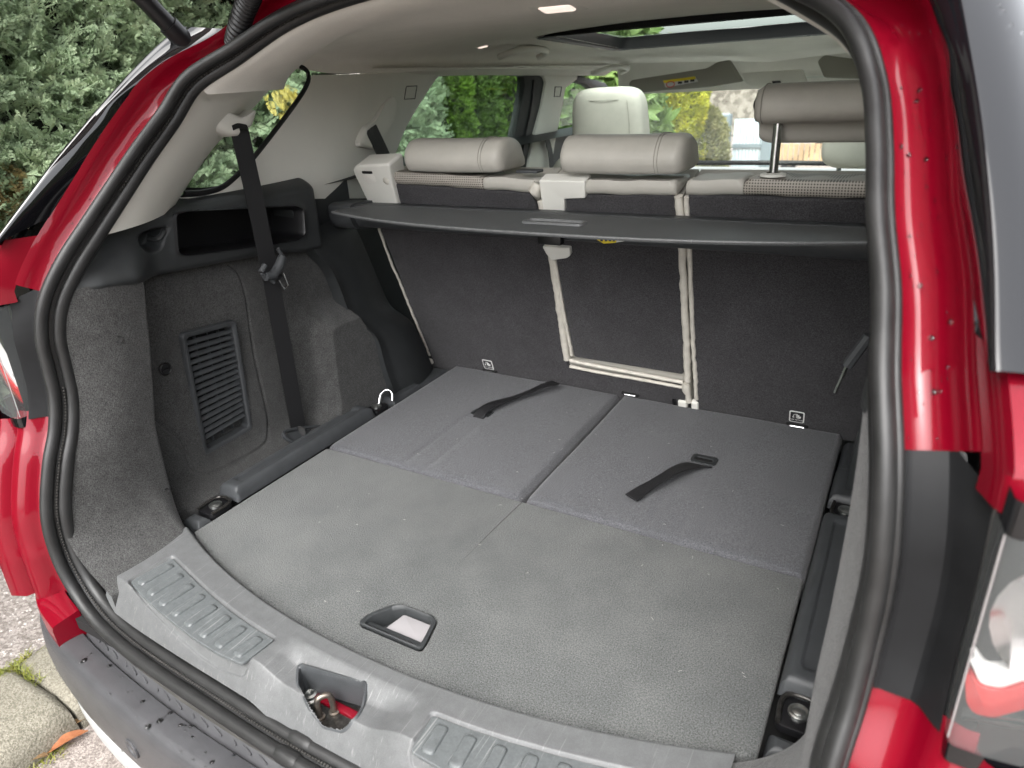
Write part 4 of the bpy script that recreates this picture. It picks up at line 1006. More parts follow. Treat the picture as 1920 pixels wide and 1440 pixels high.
def panel(px, name, par, r=.01, t=.009):
    P = np.array([s2(*p) if len(p) == 2 else p[:2] for p in px]); P = roundpoly(P, r, 4)
    a2 = np.sum(P[:, 0]*np.roll(P[:, 1], -1)-P[:, 1]*np.roll(P[:, 0], -1))
    if a2 < 0: P = P[::-1]
    return MB().slab(P, S0-UN*.007, (1, 0, 0), UY, t+.004, .004, 3).build(name, M['carpet_back'], par, smooth=50)
panel([(741, 343), (1003, 361), (1024, 450), (1046, 560), (1062, 668), (1068, 690), (1284, 724), (1297, 790), (812, 704), (812, 672), (782, 598), (752, 518), (716, 428), (748, 395)], 'seat_back_carpet', seatL, .008)
panel([(1063, 366), (1266, 363), (1280, 500), (1283, 700), (1078, 667), (1060, 570), (1042, 470), (1042, 392), (1063, 391)], 'seat_back_carpet', seatC, .008)
pr = [s2(*p) for p in [(1290, 363), (1297, 560), (1304, 700), (1306, 790)]]
panel([(*pr[0], 0), (.575, pr[0][1]-.003, 0), (.575, -.01, 0), (*pr[3], 0), (*pr[2], 0), (*pr[1], 0)], 'seat_back_carpet', seatR, .008)
def piping(px, r, par, lift=.004, wob=.0006, name='piping'):
    P = cr(np.array([sp(u, v, lift) for u, v in px]), 46); P += rng.normal(0, wob, P.shape)*np.array([1, .3, .3]); R_ = r*(1+.10*np.sin(np.arange(46)*.7)*rng.random(46))
    return MB().tube(P, R_, 9).build(name, M['leather_piping'], par, smooth=80)
piping([(713, 425), (734, 485), (752, 527), (778, 592), (798, 640), (808, 664)], .0035, seatL, .006)
piping([(1016, 372), (1030, 450), (1042, 520), (1052, 590), (1064, 672)], .0095, seatL, .002)
piping([(1040, 472), (1050, 530), (1060, 590), (1074, 663)], .0045, seatC, .006)
piping([(1072, 672), (1130, 684), (1200, 697), (1283, 713)], .0050, seatC, .008)
piping([(1070, 684), (1130, 696), (1200, 708), (1286, 724)], .0042, seatL, .006)
piping([(1274, 366), (1279, 450), (1284, 560), (1288, 640), (1290, 712)], .0082, seatC, .003)
piping([(1289, 366), (1294, 450), (1298, 560), (1302, 650), (1307, 745)], .0050, seatR, .006)
MB().tube(np.array([sp(1287, 716, .004), sp(1289, 728, .006), sp(1291, 738, .004), sp(1293, 750, .004)]), [.009, .011, .006, .009], 10).build('gathered_cover', M['leather_piping'], seatC, smooth=80)
for u, v, w, h in ((1282, 755, .022, .028), (1305, 758, .017, .032)):
    MB().slab(rrect(w, h, .005, 4)+np.array(s2(u, v)), S0, (1, 0, 0), UY, .012, .004, 3).build('hinge_cover', M['beige'], seatR)
MB().slab(rrect(.010, .018, .002)+np.array(s2(1266, 750)), S0, (1, 0, 0), UY, .010, .002).build('hinge_cover_end', M['black_plastic'], seatL)
p = sp(810, 675, .004); MB().dome(p, .010, UN, .9, 12, 4).build('piping_end', M['leather_piping'], seatL)
# tether anchor slots and labels
for u, v, par in ((921, 692, seatL), (1184, 735, seatL), (1496, 793, seatR)):
    a = np.array(s2(u, v)); MB().slab(rrect(.046, .0065, .003, 3)+a, S0+UN*.004, (1, 0, 0), UY, .006, .001).build('anchor_slot', M['dark_gap'], par)
    MB().tube(np.array([sp2(a[0]-.014, a[1]-.001, .011), sp2(a[0]+.014, a[1]-.001, .011)]), .0016, 6).build('anchor_bar', M['steel'], par)
for u, v, par in ((917, 681, seatL), (1495, 778, seatR)):
    a = np.array(s2(u, v)); lw = .031
    lab = MB().slab(rrect(lw, .033, .004, 4)+a, S0+UN*.0055, (1, 0, 0), UY, .0012, .0003).build('tether_label', M['white'], par)
    MB().slab(rrect(lw*.84, .033*.84, .0025, 4)+a, S0+UN*.0068, (1, 0, 0), UY, .0003).build('tether_label_field', M['label_dark'], par)
    mb = MB(); L_ = .0078
    def seg_(pts, r=.0007): mb.tube(np.array([sp2(a[0]+x, a[1]+y, L_) for x, y in pts]), r, 5)
    seg_([(-.001, .008), (-.0005, -.001), (.004, -.002), (.0085, -.0005)], .0009); seg_([(.0015, .0085), (.002, .002), (.006, .001), (.0085, .003)], .0012)
    seg_([(-.0085, .0015), (-.0075, -.0015), (-.005, -.0005)]); seg_([(-.0065, .006), (-.0065, -.001)]); seg_([(-.0065, .006), (-.003, .009), (.001, .0095)]); seg_([(.004, .0065), (.0045, .0045)], .0016); mb.build('label_pictogram', M['white'], par)
    cu = bpy.data.curves.new('label_text', 'FONT'); cu.body = 'TOP TETHER'; cu.size = .0050; cu.align_x = 'CENTER'; cu.align_y = 'CENTER'; cu.extrude = .0001
    to = bpy.data.objects.new('label_text_curve', cu); COL.objects.link(to); bpy.context.view_layer.update()
    me = bpy.data.meshes.new_from_object(to.evaluated_get(bpy.context.evaluated_depsgraph_get())); bpy.data.objects.remove(to)
    o3 = sp2(a[0], a[1]-.0085, L_-.0004); me.transform(Matrix(((1, 0, -UN[0]*-1, o3[0]), (0, UY[1], UN[1], o3[1]), (0, UY[2], UN[2], o3[2]), (0, 0, 0, 1))))
    me.materials.append(M['white']); t_ = bpy.data.objects.new('label_text', me); put(t_, par)
# top rolls of the backs
perf = mat('perforated_leather', (.36, .33, .29), .55)
nt = perf.node_tree; b = nt.nodes['Principled BSDF']; tcn = nt.nodes.new('ShaderNodeTexCoord'); mp = nt.nodes.new('ShaderNodeMapping'); mp.inputs['Scale'].default_value = (210, 210, 210)
vo = nt.nodes.new('ShaderNodeTexVoronoi'); vo.inputs['Randomness'].default_value = 0; vo.inputs['Scale'].default_value = 1; rp = nt.nodes.new('ShaderNodeValToRGB'); rp.color_ramp.elements[0].position = .26; rp.color_ramp.elements[1].position = .32
rp.color_ramp.elements[0].color = (.06, .05, .04, 1); rp.color_ramp.elements[1].color = (.36, .33, .29, 1)
sxz = nt.nodes.new('ShaderNodeSeparateXYZ'); cxz = nt.nodes.new('ShaderNodeCombineXYZ'); nt.links.new(tcn.outputs['Object'], sxz.inputs[0]); nt.links.new(sxz.outputs[0], cxz.inputs[0]); nt.links.new(sxz.outputs[2], cxz.inputs[1]); vo.voronoi_dimensions = '2D'
nt.links.new(cxz.outputs[0], mp.inputs[0]); nt.links.new(mp.outputs[0], vo.inputs['Vector']); nt.links.new(vo.outputs['Distance'], rp.inputs[0]); nt.links.new(rp.outputs[0], b.inputs['Base Color'])
def roll(x0, x1, h0, h1, m, par, name='top_roll', wr=.0015, fwd=.13):
    n = 60; X = np.linspace(x0, x1, n); rows = []
    for i, x in enumerate(X):
        t = (x-x0)/(x1-x0); hb = h0+(h1-h0)*t+wr*math.sin(x*60+1)*math.sin(x*23); e = min(1, min(x-x0, x1-x)/.012); e = .75+.25*math.sqrt(max(0, 1-(1-e)**2))
        pr_ = [(0, -.001), (.005, .002), (.0075, .010), (.0065, .020), (.001, .0285), (-.018, .024), (-.06, .008), (-.10, -.008)]
        rows.append([sp2(x, hb+b_*e, a_*e) for a_, b_ in pr_])
    G = np.array(rows); mb = MB().grid(G); nn = G.shape[1]; mb.F += [tuple(range(nn)), tuple(range((n-1)*nn, n*nn))[::-1]]
    return fixn(mb.build(name, m, par, smooth=70))
h = s2(860, 352)[1]; xa = s2(728, 340)[0]; xb = s2(910, 352)[0]; xc_ = s2(1012, 362)[0]
roll(s2(742, 343)[0], xb, s2(745, 343)[1], s2(910, 354)[1], perf, seatL); roll(xb, xc_, s2(910, 354)[1], s2(1005, 361)[1], M['leather'], seatL)
roll(s2(1100, 362)[0], s2(1270, 362)[0], s2(1100, 362)[1], s2(1268, 366)[1], M['leather'], seatC)
roll(s2(1288, 362)[0], s2(1395, 362)[0], s2(1288, 364)[1], s2(1395, 364)[1], M['leather'], seatR); roll(s2(1395, 362)[0], .58, s2(1395, 364)[1], s2(1395, 364)[1]-.002, perf, seatR)
# pocket corners where the cover is gathered
for u, v, par in ((732, 332, seatL), (1006, 352, seatL)):
    MB().tube(np.array([sp(u+(-6 if u < 800 else 4), v-10, .004), sp(u, v, .010), sp(u+(8 if u < 800 else 6), v+16, .006)]), [.010, .013, .007], 10).build('gathered_corner', M['leather_piping'], par, smooth=80)
# release housing on the left shoulder of the seat
P = [s2(*p) for p in [(668, 312), (676, 303), (738, 300), (742, 330), (757, 392), (706, 392)]]
P = roundpoly(np.array(P), .010, 4); hole = roundpoly(np.array([s2(*p) for p in [(686, 312), (711, 312), (716, 338), (690, 338)]]), .005, 3)
rh = fixn(MB().slab(P if np.sum(P[:, 0]*np.roll(P[:, 1], -1)-P[:, 1]*np.roll(P[:, 0], -1)) > 0 else P[::-1], S0-UN*.035, (1, 0, 0), UY, .053, .008, 3).build('release_housing', M['beige'], seatL))
c0 = np.mean([s2(*p) for p in [(686, 312), (711, 312), (716, 338), (690, 338)]], 0)
MB().slab(rrect(.034, .030, .006, 4)+c0, S0+UN*.0165, (1, 0, 0), UY, .0022, .001).build('release_recess', M['headlining'], rh)
MB().slab(rrect(.030, .006, .002, 3)+c0+np.array([.0, .012]), S0+UN*.0185, (1, 0, 0), UY, .002, .0005).build('release_slot', M['dark_gap'], rh)
# plastic shell between left and middle backs
P = np.array([s2(*p) for p in [(1014, 334), (1100, 336), (1101, 368), (1062, 369), (1062, 400), (1022, 400)]]); P = roundpoly(P, .004, 3)
P = P if np.sum(P[:, 0]*np.roll(P[:, 1], -1)-P[:, 1]*np.roll(P[:, 0], -1)) > 0 else P[::-1]
MB().slab(P, S0-UN*.02, (1, 0, 0), UY, .030, .004, 3).build('latch_shell', M['beige'], seatC)
P = roundpoly(np.array([s2(*p) for p in [(1022, 455), (1074, 458), (1075, 472), (1068, 477), (1040, 481), (1030, 470)]]), .004, 3); P = P if np.sum(P[:, 0]*np.roll(P[:, 1], -1)-P[:, 1]*np.roll(P[:, 0], -1)) > 0 else P[::-1]
MB().slab(P, S0, (1, 0, 0), UY, .016, .003, 3).build('latch_foot', M['beige'], seatC)
# folded headrests on left and middle backs
def headrest(x0, x1, y0, z0, par, hh=.064, dd=.15):
    PR = np.array([(.010, 0), (.0, .004), (-.008, .016), (-.009, .030), (-.002, .046), (.018, hh-.004), (.046, hh), (dd*.62, hh*.94), (dd*.84, hh*.72), (dd-.008, hh*.40), (dd, hh*.18), (dd-.012, .0)])
    PR = cr(PR, 40, True); pc = PR.mean(0); n = 34; rows = []
    for i in range(n):
        t = i/(n-1); x = x0+(x1-x0)*t; e = min(x-x0, x1-x)/.022; s_ = .80+.20*math.sqrt(max(0, 1-(1-min(1, e))**2))
        if i in (0, n-1): s_ = .74
        q = pc+(PR-pc)*s_; q[:, 1] += -.002*math.sin(math.pi*t)
        rows.append(np.c_[np.full(40, x), y0+q[:, 0], z0+q[:, 1]])
    G = np.array(rows); mb = MB().grid(G, closed_v=True); mb.F += [tuple(range(40)), tuple(range((n-1)*40, n*40))[::-1]]
    o = fixn(mb.build('headrest', M['leather'], par, smooth=75))
    xs = x1-.050; q = PR[:24] if False else PR
    for dx_ in (0, .006):
        loop = np.c_[np.full(40, xs+dx_), y0+pc[0]+(PR[:, 0]-pc[0])*1.004, z0+pc[1]+(PR[:, 1]-pc[1])*1.006]; ok = loop[:, 2] > z0+.002
        MB().tube(np.vstack([loop, loop[:1]]), .0009, 5, False).build('headrest_stitching', visor_m, o)
    return o
headrest(-.442, -.192, .310, .556, seatL, .066, .118); headrest(-.064, .182, .315, .557, seatC, .068, .125)
MB().box((-.145, .345, .5555), (.05, .03, .006), .002).build('headrest_button', M['plastic'], seatL)
# raised headrest on the right
G = []
PR = cr(np.array([(-.012, .640), (-.030, .650), (-.034, .668), (-.026, .688), (-.006, .6985), (.03, .700), (.055, .690), (.062, .660), (.055, .612), (.045, .604), (.034, .610), (.022, .636)]), 44, True)
pc = PR.mean(0); n = 34; rows = []; x0, x1 = .300, .555
for i in range(n):
    t = i/(n-1); x = x0+(x1-x0)*t; e = min(x-x0, x1-x)/.025; s_ = .82+.18*math.sqrt(max(0, 1-(1-min(1, e))**2)); q = pc+(PR-pc)*s_; rows.append(np.c_[np.full(44, x), .335+q[:, 0], q[:, 1]])
mb = MB().grid(np.array(rows), closed_v=True); mb.F += [tuple(range(44)), tuple(range((n-1)*44, n*44))[::-1]]; hr = fixn(mb.build('headrest', M['leather'], seatR, smooth=75))
P = PR.copy(); MB().tube(np.c_[np.full(22, x0+.012), .335+pc[0]+(P[:22, 0]-pc[0])*1.005, pc[1]+(P[:22, 1]-pc[1])*1.005], .001, 5).build('headrest_stitching', visor_m, hr)
for xr_ in (.334, .52): MB().tube(np.array([(xr_, .345, .54), (xr_, .345, .66)]), .0075, 12).build('headrest_rod', M['steel'], seatR, smooth=80)
MB().lathe([(.022, 0), (.021, .004), (.012, .006)], (.334, .345, .553), seg=18).build('rod_guide', M['beige'], seatR)
a = PY(1424, 180, .33); b = PY(1425, 209, .33); MB().tube(cr([a+[.012, 0, .0], a, (a+b)/2+[-.008, 0, -.002], b+[-.004, 0, 0], b+[.010, 0, -.003]], 20), .0026, 8).build('release_loop', M['black_plastic'], hr)

# ================================================================== load cover: its own thing, hung across the boot
shelf = empty('load_cover', (0, .3, .43), 'grey retractable load cover slung across the boot behind the rear seats', 'load cover')
def extr(prof, x0, x1, name, m, par, smooth=40, n=2):
    rows = [[(x, y, z) for y, z in prof] for x in np.linspace(x0, x1, n)]; G = np.array(rows); k = G.shape[1]
    mb = MB().grid(G, closed_v=True); mb.F += [tuple(range(k)), tuple(range((n-1)*k, n*k))[::-1]]; return fixn(mb.build(name, m, par, smooth=smooth))
cover_m = mat('cover_cloth', (.060, .064, .066), .55, bump=.25, bscale=1500, var=.06, vscale=12)
CAS = roundpoly(np.array([(.346, .4795), (.2655, .4845), (.2625, .478), (.262, .452), (.272, .434), (.300, .427), (.333, .431), (.346, .446)]), .008, 4)
cas = extr(CAS, -.565, .565, 'cassette', M['plastic'], shelf)
END = roundpoly(np.array([(.350, .484), (.2675, .489), (.2505, .484), (.249, .452), (.262, .431), (.300, .423), (.336, .428), (.350, .446)]), .012, 5)
for s in (-1, 1):
    e = extr(END, s*.567, s*.632, 'end_cap', M['plastic'], shelf)
    extr(np.array([(.249, .464), (.2475, .464), (.2475, .478), (.249, .478)]), s*.572, s*.600, 'end_slot', M['dark_gap'], shelf)
# pull-out board
xs = np.linspace(-.528, .528, 70)
def rear(x): return .074+.082*(np.abs(x)/.528)**2.6
OUT = [(x, rear(x)) for x in xs]; BRD = np.array(OUT+[(.532, .185), (.515, .226), (.500, .256), (-.500, .256), (-.515, .226), (-.532, .185)])
rows = []
c0 = np.array([0, .18])
def off2(P, d):
    T = np.roll(P, -1, 0)-np.roll(P, 1, 0); T /= np.linalg.norm(T, axis=1)[:, None]; return P+np.stack([-T[:, 1], T[:, 0]], 1)*d
mb = MB(); L1 = [np.c_[off2(BRD, .0), np.full(len(BRD), z_)] for z_ in (.4855, .4895)]+[np.c_[off2(BRD, .002), np.full(len(BRD), .4910)], np.c_[off2(BRD, .0045), np.full(len(BRD), .4910)], np.c_[off2(BRD, .006), np.full(len(BRD), .4898)]]
mb.grid(np.stack(L1, 1), closed_u=True); k = len(mb.V); mb.V += [tuple(v) for v in L1[-1]]; mb.F.append(tuple(range(k, k+len(BRD)))); k = len(mb.V); mb.V += [tuple(v) for v in L1[0]]; mb.F.append(tuple(range(k, k+len(BRD)))[::-1])
brd = fixn(mb.build('pull_board', cover_m, shelf, smooth=40))
MB().tube(cr(np.c_[np.array(OUT), np.full(70, .4893)], 90), .0026, 8).build('edge_piping', M['sill'], shelf)
hp = rrect(.120, .034, .010, 5)+np.array([0, .163]); c1 = np.array([0, .163])
rows = [np.c_[c1+(hp-c1)*np.array(k_), np.full(len(hp), z_)] for k_, z_ in (((1.02, 1.06), .4890), ((1.0, 1.0), .4935), ((.92, .80), .4940), ((.88, .70), .4905), ((.86, .62), .4880))]
hdl = fixn(MB().grid(np.stack(rows, 1), closed_u=True).build('board_handle', M['sill'], shelf, smooth=50))
MB().slab(rrect(.088, .008, .003, 4)+c1+np.array([0, -.002]), (0, 0, .4896), (1, 0, 0), (0, 1, 0), .0025, .001).build('handle_bar', M['sill'], shelf)
# bracket under the middle and the warning label on the cassette
MB().box((-.058, .262, .440), (.052, .020, .026), .004).build('cassette_bracket', M['black_plastic'], shelf)
lp = [PY(u, v, .258) for u, v in [(1112, 440), (1158, 445), (1155, 455), (1132, 457), (1120, 450)]]
mb = MB().add(lp, [tuple(range(5))]); mb.build('warning_label', M['yellow'], shelf, smooth=None)
lp = [PY(u, v, .2582) for u, v in [(1158, 445), (1192, 448), (1155, 455)]]; MB().add(lp, [(0, 1, 2)]).build('label_text_block', M['white'], shelf, smooth=None)
mb = MB()
for u in (1128, 1136, 1144, 1151): mb.box(PY(u, 449, .2572), (.005, .0004, .007))
mb.build('label_mark', M['label_dark'], shelf)

# ================================================================== outer body that closes the cabin
RX = np.linspace(-1, 1, 41); RY = np.linspace(-.02, 2.05, 70); F = []; V = []
for y in RY:
    dz = np.interp(y, [-.02, .05, .3, .6, 1.4, 2.05], [.055, .060, .058, .040, .031, .028])
    for x in RX: V.append((x*.66, y, roof_z(x*.60, y)+dz))
for i in range(69):
    for j in range(40):
        x = (RX[j]+RX[j+1])/2*.66; y = (RY[i]+RY[i+1])/2
        if abs(x) < .42 and .88 < y < 1.52: continue
        F.append((i*41+j, i*41+j+1, (i+1)*41+j+1, (i+1)*41+j))
fixn(obj('roof_panel', V, F, M['red'], car, smooth=60))
for s in (1, -1):
    G = np.array([[(s*(.80 if z < .45 else .775), y, z) for z in (-.50, -.2, .1, .30, .45, .53)] for y in np.linspace(-.12, 2.5, 20)])
    fixn(MB().grid(G).build('body_side', M['red'], car, smooth=60))
    # rear wheel, mostly hidden below the body
    pts = [(.20, -.11), (.33, -.11), (.35, -.08), (.355, 0), (.35, .08), (.33, .11), (.20, .11)]
    w = MB().lathe(pts, (s*.72, .55, GROUND+.355), (1, 0, 0), 40).build('wheel', M['rubber'], car, smooth=50); fixn(w)
    MB().lathe([(.20, .05), (.19, .02), (.05, .02), (.04, .05), (.0001, .05)] if s > 0 else [(.20, -.05), (.19, -.02), (.05, -.02), (.04, -.05), (.0001, -.05)], (s*.72, .55, GROUND+.355), (1, 0, 0), 30).build('rim', M['steel'], w)
fixn(MB().box((0, 1.2, -.30), (1.4, 2.6, .06)).build('underbody', M['black_plastic'], car))
fixn(MB().box((0, 2.75, -.05), (1.4, .3, .62), .05).build('bulkhead', M['black_plastic'], car))
G = np.array([[(x, 2.60, .275-.02*x*x), (x, 3.0, .25-.03*x*x), (x, 3.5, .17-.05*x*x)] for x in np.linspace(-.8, .8, 15)]); fixn(MB().grid(G).build('bonnet', M['red'], car, smooth=60))
# rain drops on bumper, gutter and pillar panel
mb = MB(); r_ = np.random.default_rng(5)
Bi = inset(BO, .02)
for k in range(150):
    i = r_.integers(0, len(BO)); d_ = r_.uniform(.004, .038); p = inset(BO, d_)[i]
    if not (-.53 < p[0] < .45): continue
    rr_ = r_.choice([.0013, .0018, .0024, .0034, .0048], p=[.34, .3, .2, .11, .05]); mb.dome((p[0]+r_.uniform(-.008, .008), p[1], BT+.0012), rr_, (0, 0, 1), .55, 8, 3)
for k in range(60):
    i = r_.integers(0, len(BO)); p = inset(BO, -.006)[i]
    if -.55 < p[0] < .3: mb.dome((p[0], p[1], BT-r_.uniform(.03, .11)), r_.choice([.0009, .0014, .0018]), (-.1, -1, 0), .5, 6, 2)
for s in (1, -1):
    n_ = 80 if s > 0 else 30
    for k in range(n_):
        z_ = r_.uniform(.46, .74); i = int(np.argmin(np.abs(HS[60:190, 2]-z_)))+60; o_ = r_.uniform(.014, .047); rr_ = r_.choice([.0007, .0010, .0016, .0026], p=[.40, .32, .20, .08])
        gr = np.array(GUT); dd_ = np.interp(o_, gr[1:, 0], gr[1:, 1]); p = HS[i]+RO[i]*o_+RD[i]*dd_; n3 = RD[i].copy()
        p[0] *= s; n3[0] *= s; mb.dome(p, rr_, n3, .38, 10, 3)
    for k in range(160):
        z_ = r_.uniform(.55, .78); i = int(np.argmin(np.abs(HS[60:190, 2]-z_)))+60; P0 = HS[i]; q = r_.uniform(.082, .12); p = np.array([s*(P0[0]+q), P0[1]-np.interp(q, (.074, .125), (.0425+.006, .051)), z_]); mb.dome(p, r_.choice([.0007, .0011, .0018]), (0, -1, .3), .5, 7, 2)
mb.build('rain_drops', M['water'], car, smooth=80, kind='stuff')

# ================================================================== ground
def noise_mat(name, stops, scale, rough=.9, bump=.5, bscale=120, chips=None, detail=8):
    m = bpy.data.materials.new(name); m.use_nodes = True; nt = m.node_tree; N = nt.nodes; L = nt.links; b = N['Principled BSDF']; b.inputs['Roughness'].default_value = rough
    tc = N.new('ShaderNodeTexCoord'); t = N.new('ShaderNodeTexNoise'); t.inputs['Scale'].default_value = scale; t.inputs['Detail'].default_value = detail; t.inputs['Roughness'].default_value = .7
    rp = N.new('ShaderNodeValToRGB'); cr_ = rp.color_ramp
    cr_.elements[0].position, cr_.elements[0].color = stops[0][0], (*stops[0][1], 1); cr_.elements[1].position, cr_.elements[1].color = stops[-1][0], (*stops[-1][1], 1)
    for p, c in stops[1:-1]: e = cr_.elements.new(p); e.color = (*c, 1)
    L.new(tc.outputs['Object'], t.inputs['Vector']); L.new(t.outputs['Fac'], rp.inputs['Fac']); last = rp.outputs[0]
    hgt = N.new('ShaderNodeTexNoise'); hgt.inputs['Scale'].default_value = bscale; hgt.inputs['Detail'].default_value = 6; L.new(tc.outputs['Object'], hgt.inputs['Vector'])
    if chips:
        v = N.new('ShaderNodeTexVoronoi'); v.inputs['Scale'].default_value = chips[0]; L.new(tc.outputs['Object'], v.inputs['Vector'])
        r2 = N.new('ShaderNodeValToRGB'); r2.color_ramp.elements[0].color = (*chips[1], 1); r2.color_ramp.elements[1].color = (*chips[2], 1); r2.color_ramp.elements[0].position = .2; r2.color_ramp.elements[1].position = .8
        sx_ = N.new('ShaderNodeSeparateColor'); L.new(v.outputs['Color'], sx_.inputs[0]); L.new(sx_.outputs[0], r2.inputs[0])
        mx = N.new('ShaderNodeMix'); mx.data_type = 'RGBA'; mx.inputs['Factor'].default_value = .55; L.new(last, mx.inputs['A']); L.new(r2.outputs[0], mx.inputs['B']); last = mx.outputs['Result']
    L.new(last, b.inputs['Base Color']); bp = N.new('ShaderNodeBump'); bp.inputs['Strength'].default_value = bump; bp.inputs['Distance'].default_value = .006; L.new(hgt.outputs['Fac'], bp.inputs['Height']); L.new(bp.outputs[0], b.inputs['Normal'])
    return m
road_m = noise_mat('road_surface', [(.3, (.17, .14, .125)), (.55, (.24, .205, .185)), (.75, (.31, .275, .25))], 60, .75, .7, 180, (190, (.12, .10, .09), (.36, .32, .29)))
pave_m = noise_mat('pavement_surface', [(.3, (.12, .10, .088)), (.55, (.18, .152, .134)), (.75, (.25, .213, .19))], 40, .8, .8, 140, (120, (.13, .115, .105), (.34, .31, .29)))
kerb_m = noise_mat('kerb_stone', [(.28, (.095, .088, .060)), (.5, (.165, .152, .115)), (.72, (.245, .23, .185))], 26, .85, .6, 220, (260, (.115, .105, .082), (.27, .25, .205)))
o = MB().add([(-1.2, -80, GROUND), (80, -80, GROUND), (80, 120, GROUND), (-1.2, 120, GROUND)], [(0, 1, 2, 3)]).build('road', road_m, None, None); o['kind'] = 'structure'
o = MB().add([(-80, -80, GROUND+.075), (-1.335, -80, GROUND+.075), (-1.335, 120, GROUND+.075), (-80, 120, GROUND+.075)], [(0, 1, 2, 3)]).build('pavement', pave_m, None, None); o['kind'] = 'structure'
def kerb(y0, y1, lab):
    n1, n2 = 60, 22; Y = np.linspace(y0, y1, n1); T = np.linspace(0, 1, n2); G = np.zeros((n1, n2, 3))
    prof_ = cr(np.array([(-1.345, GROUND+.02), (-1.345, GROUND+.075), (-1.330, GROUND+.088), (-1.22, GROUND+.092), (-1.12, GROUND+.086), (-1.082, GROUND+.068), (-1.066, GROUND+.03), (-1.060, GROUND-.02)]), n2)
    for i, y in enumerate(Y):
        e = min(y-y0, y1-y); s_ = .012*max(0, 1-e/.02)**2
        G[i, :, 0] = prof_[:, 0]; G[i, :, 1] = y; G[i, :, 2] = prof_[:, 1]-s_
    G += rng.normal(0, .0011, G.shape)
    mb = MB().grid(G); mb.F += [tuple(range(n2)), tuple(range((n1-1)*n2, n1*n2))[::-1]]
    o = fixn(mb.build('kerbstone', kerb_m, None, 60)); o['label'] = lab; o['category'] = 'kerbstone'; o['group'] = 'kerbstones beside the road'
kerb(-1.36, -.452, 'pale worn kerbstone nearest the viewer, with grass along its back edge'); kerb(-.444, .46, 'second kerbstone, half hidden behind the grey bumper corner')
# loose chippings on the pavement
mb = []; ch = np.random.default_rng(3); V = []; F = []
base = np.array([(1, 0, 0), (.3, .9, 0), (-.8, .5, 0), (-.7, -.6, 0), (.4, -.9, 0), (.1, .05, .45)])
for k in range(5200):
    x = -1.36-ch.random()**1.2*1.25; y = ch.uniform(-1.0, 1.4); s_ = ch.uniform(.002, .0065); a = ch.uniform(0, 6.3); c, sn = math.cos(a), math.sin(a)
    B_ = base*s_*np.array([1, ch.uniform(.5, 1), 1]); B_ = np.c_[B_[:, 0]*c-B_[:, 1]*sn, B_[:, 0]*sn+B_[:, 1]*c, B_[:, 2]]+np.array([x, y, GROUND+.075])
    n0 = len(V); V += B_.tolist(); F += [(n0+i, n0+(i+1) % 5, n0+5) for i in range(5)]
chip = obj('pavement_chippings', V, F, noise_mat('chippings', [(.3, (.22, .20, .185)), (.7, (.50, .47, .44))], 60, .8, .2, 300), None, None); chip['kind'] = 'stuff'; chip['label'] = 'small stone chippings set in the pavement'
V = []; F = []
for k in range(3200):
    x = -1.06+ch.random()*.5; y = ch.uniform(-1.2, .2); s_ = ch.uniform(.0015, .004); a = ch.uniform(0, 6.3); c, sn = math.cos(a), math.sin(a)
    B_ = base*s_; B_ = np.c_[B_[:, 0]*c-B_[:, 1]*sn, B_[:, 0]*sn+B_[:, 1]*c, B_[:, 2]*.8]+np.array([x, y, GROUND])
    n0 = len(V); V += B_.tolist(); F += [(n0+i, n0+(i+1) % 5, n0+5) for i in range(5)]
chip = obj('road_grit', V, F, noise_mat('grit', [(.3, (.16, .13, .115)), (.7, (.38, .34, .31))], 60, .8, .2, 300), None, None); chip['kind'] = 'stuff'; chip['label'] = 'grit on the road by the kerb'
# grass in the joints
def leaf_mat(name, c1, c2, c3, sc=14, rough=.55, transl=.25, hue=None):
    m = bpy.data.materials.new(name); m.use_nodes = True; nt = m.node_tree; N = nt.nodes; L = nt.links; b = N['Principled BSDF']; b.inputs['Roughness'].default_value = rough; b.inputs['Specular IOR Level'].default_value = .35
    tc = N.new('ShaderNodeTexCoord'); t = N.new('ShaderNodeTexNoise'); t.inputs['Scale'].default_value = sc; t.inputs['Detail'].default_value = 7; t.inputs['Roughness'].default_value = .75
    rp = N.new('ShaderNodeValToRGB'); e = rp.color_ramp.elements; e[0].position = .3; e[0].color = (*c1, 1); e[1].position = .72; e[1].color = (*c3, 1); q = e.new(.5); q.color = (*c2, 1)
    L.new(tc.outputs['Object'], t.inputs['Vector']); L.new(t.outputs['Fac'], rp.inputs[0]); L.new(rp.outputs[0], b.inputs['Base Color'])
    tr = N.new('ShaderNodeBsdfTranslucent'); L.new(rp.outputs[0], tr.inputs[0]); mx = N.new('ShaderNodeMixShader'); mx.inputs[0].default_value = transl; L.new(b.outputs[0], mx.inputs[1]); L.new(tr.outputs[0], mx.inputs[2]); L.new(mx.outputs[0], N['Material Output'].inputs[0]); return m
V = []; F = []
def blade(p, h, lean, a):
    d_ = np.array([math.cos(a), math.sin(a), 0]); w = np.array([-d_[1], d_[0], 0])*.0013; n0 = len(V)
    for t, k in ((0, 1), (.5, .8), (1, .05)):
        q = p+d_*lean*t*t+np.array([0, 0, h*t*(1-.25*t)]); V.append(q-w*k); V.append(q+w*k)
    F.append((n0, n0+1, n0+3, n0+2)); F.append((n0+2, n0+3, n0+5, n0+4))
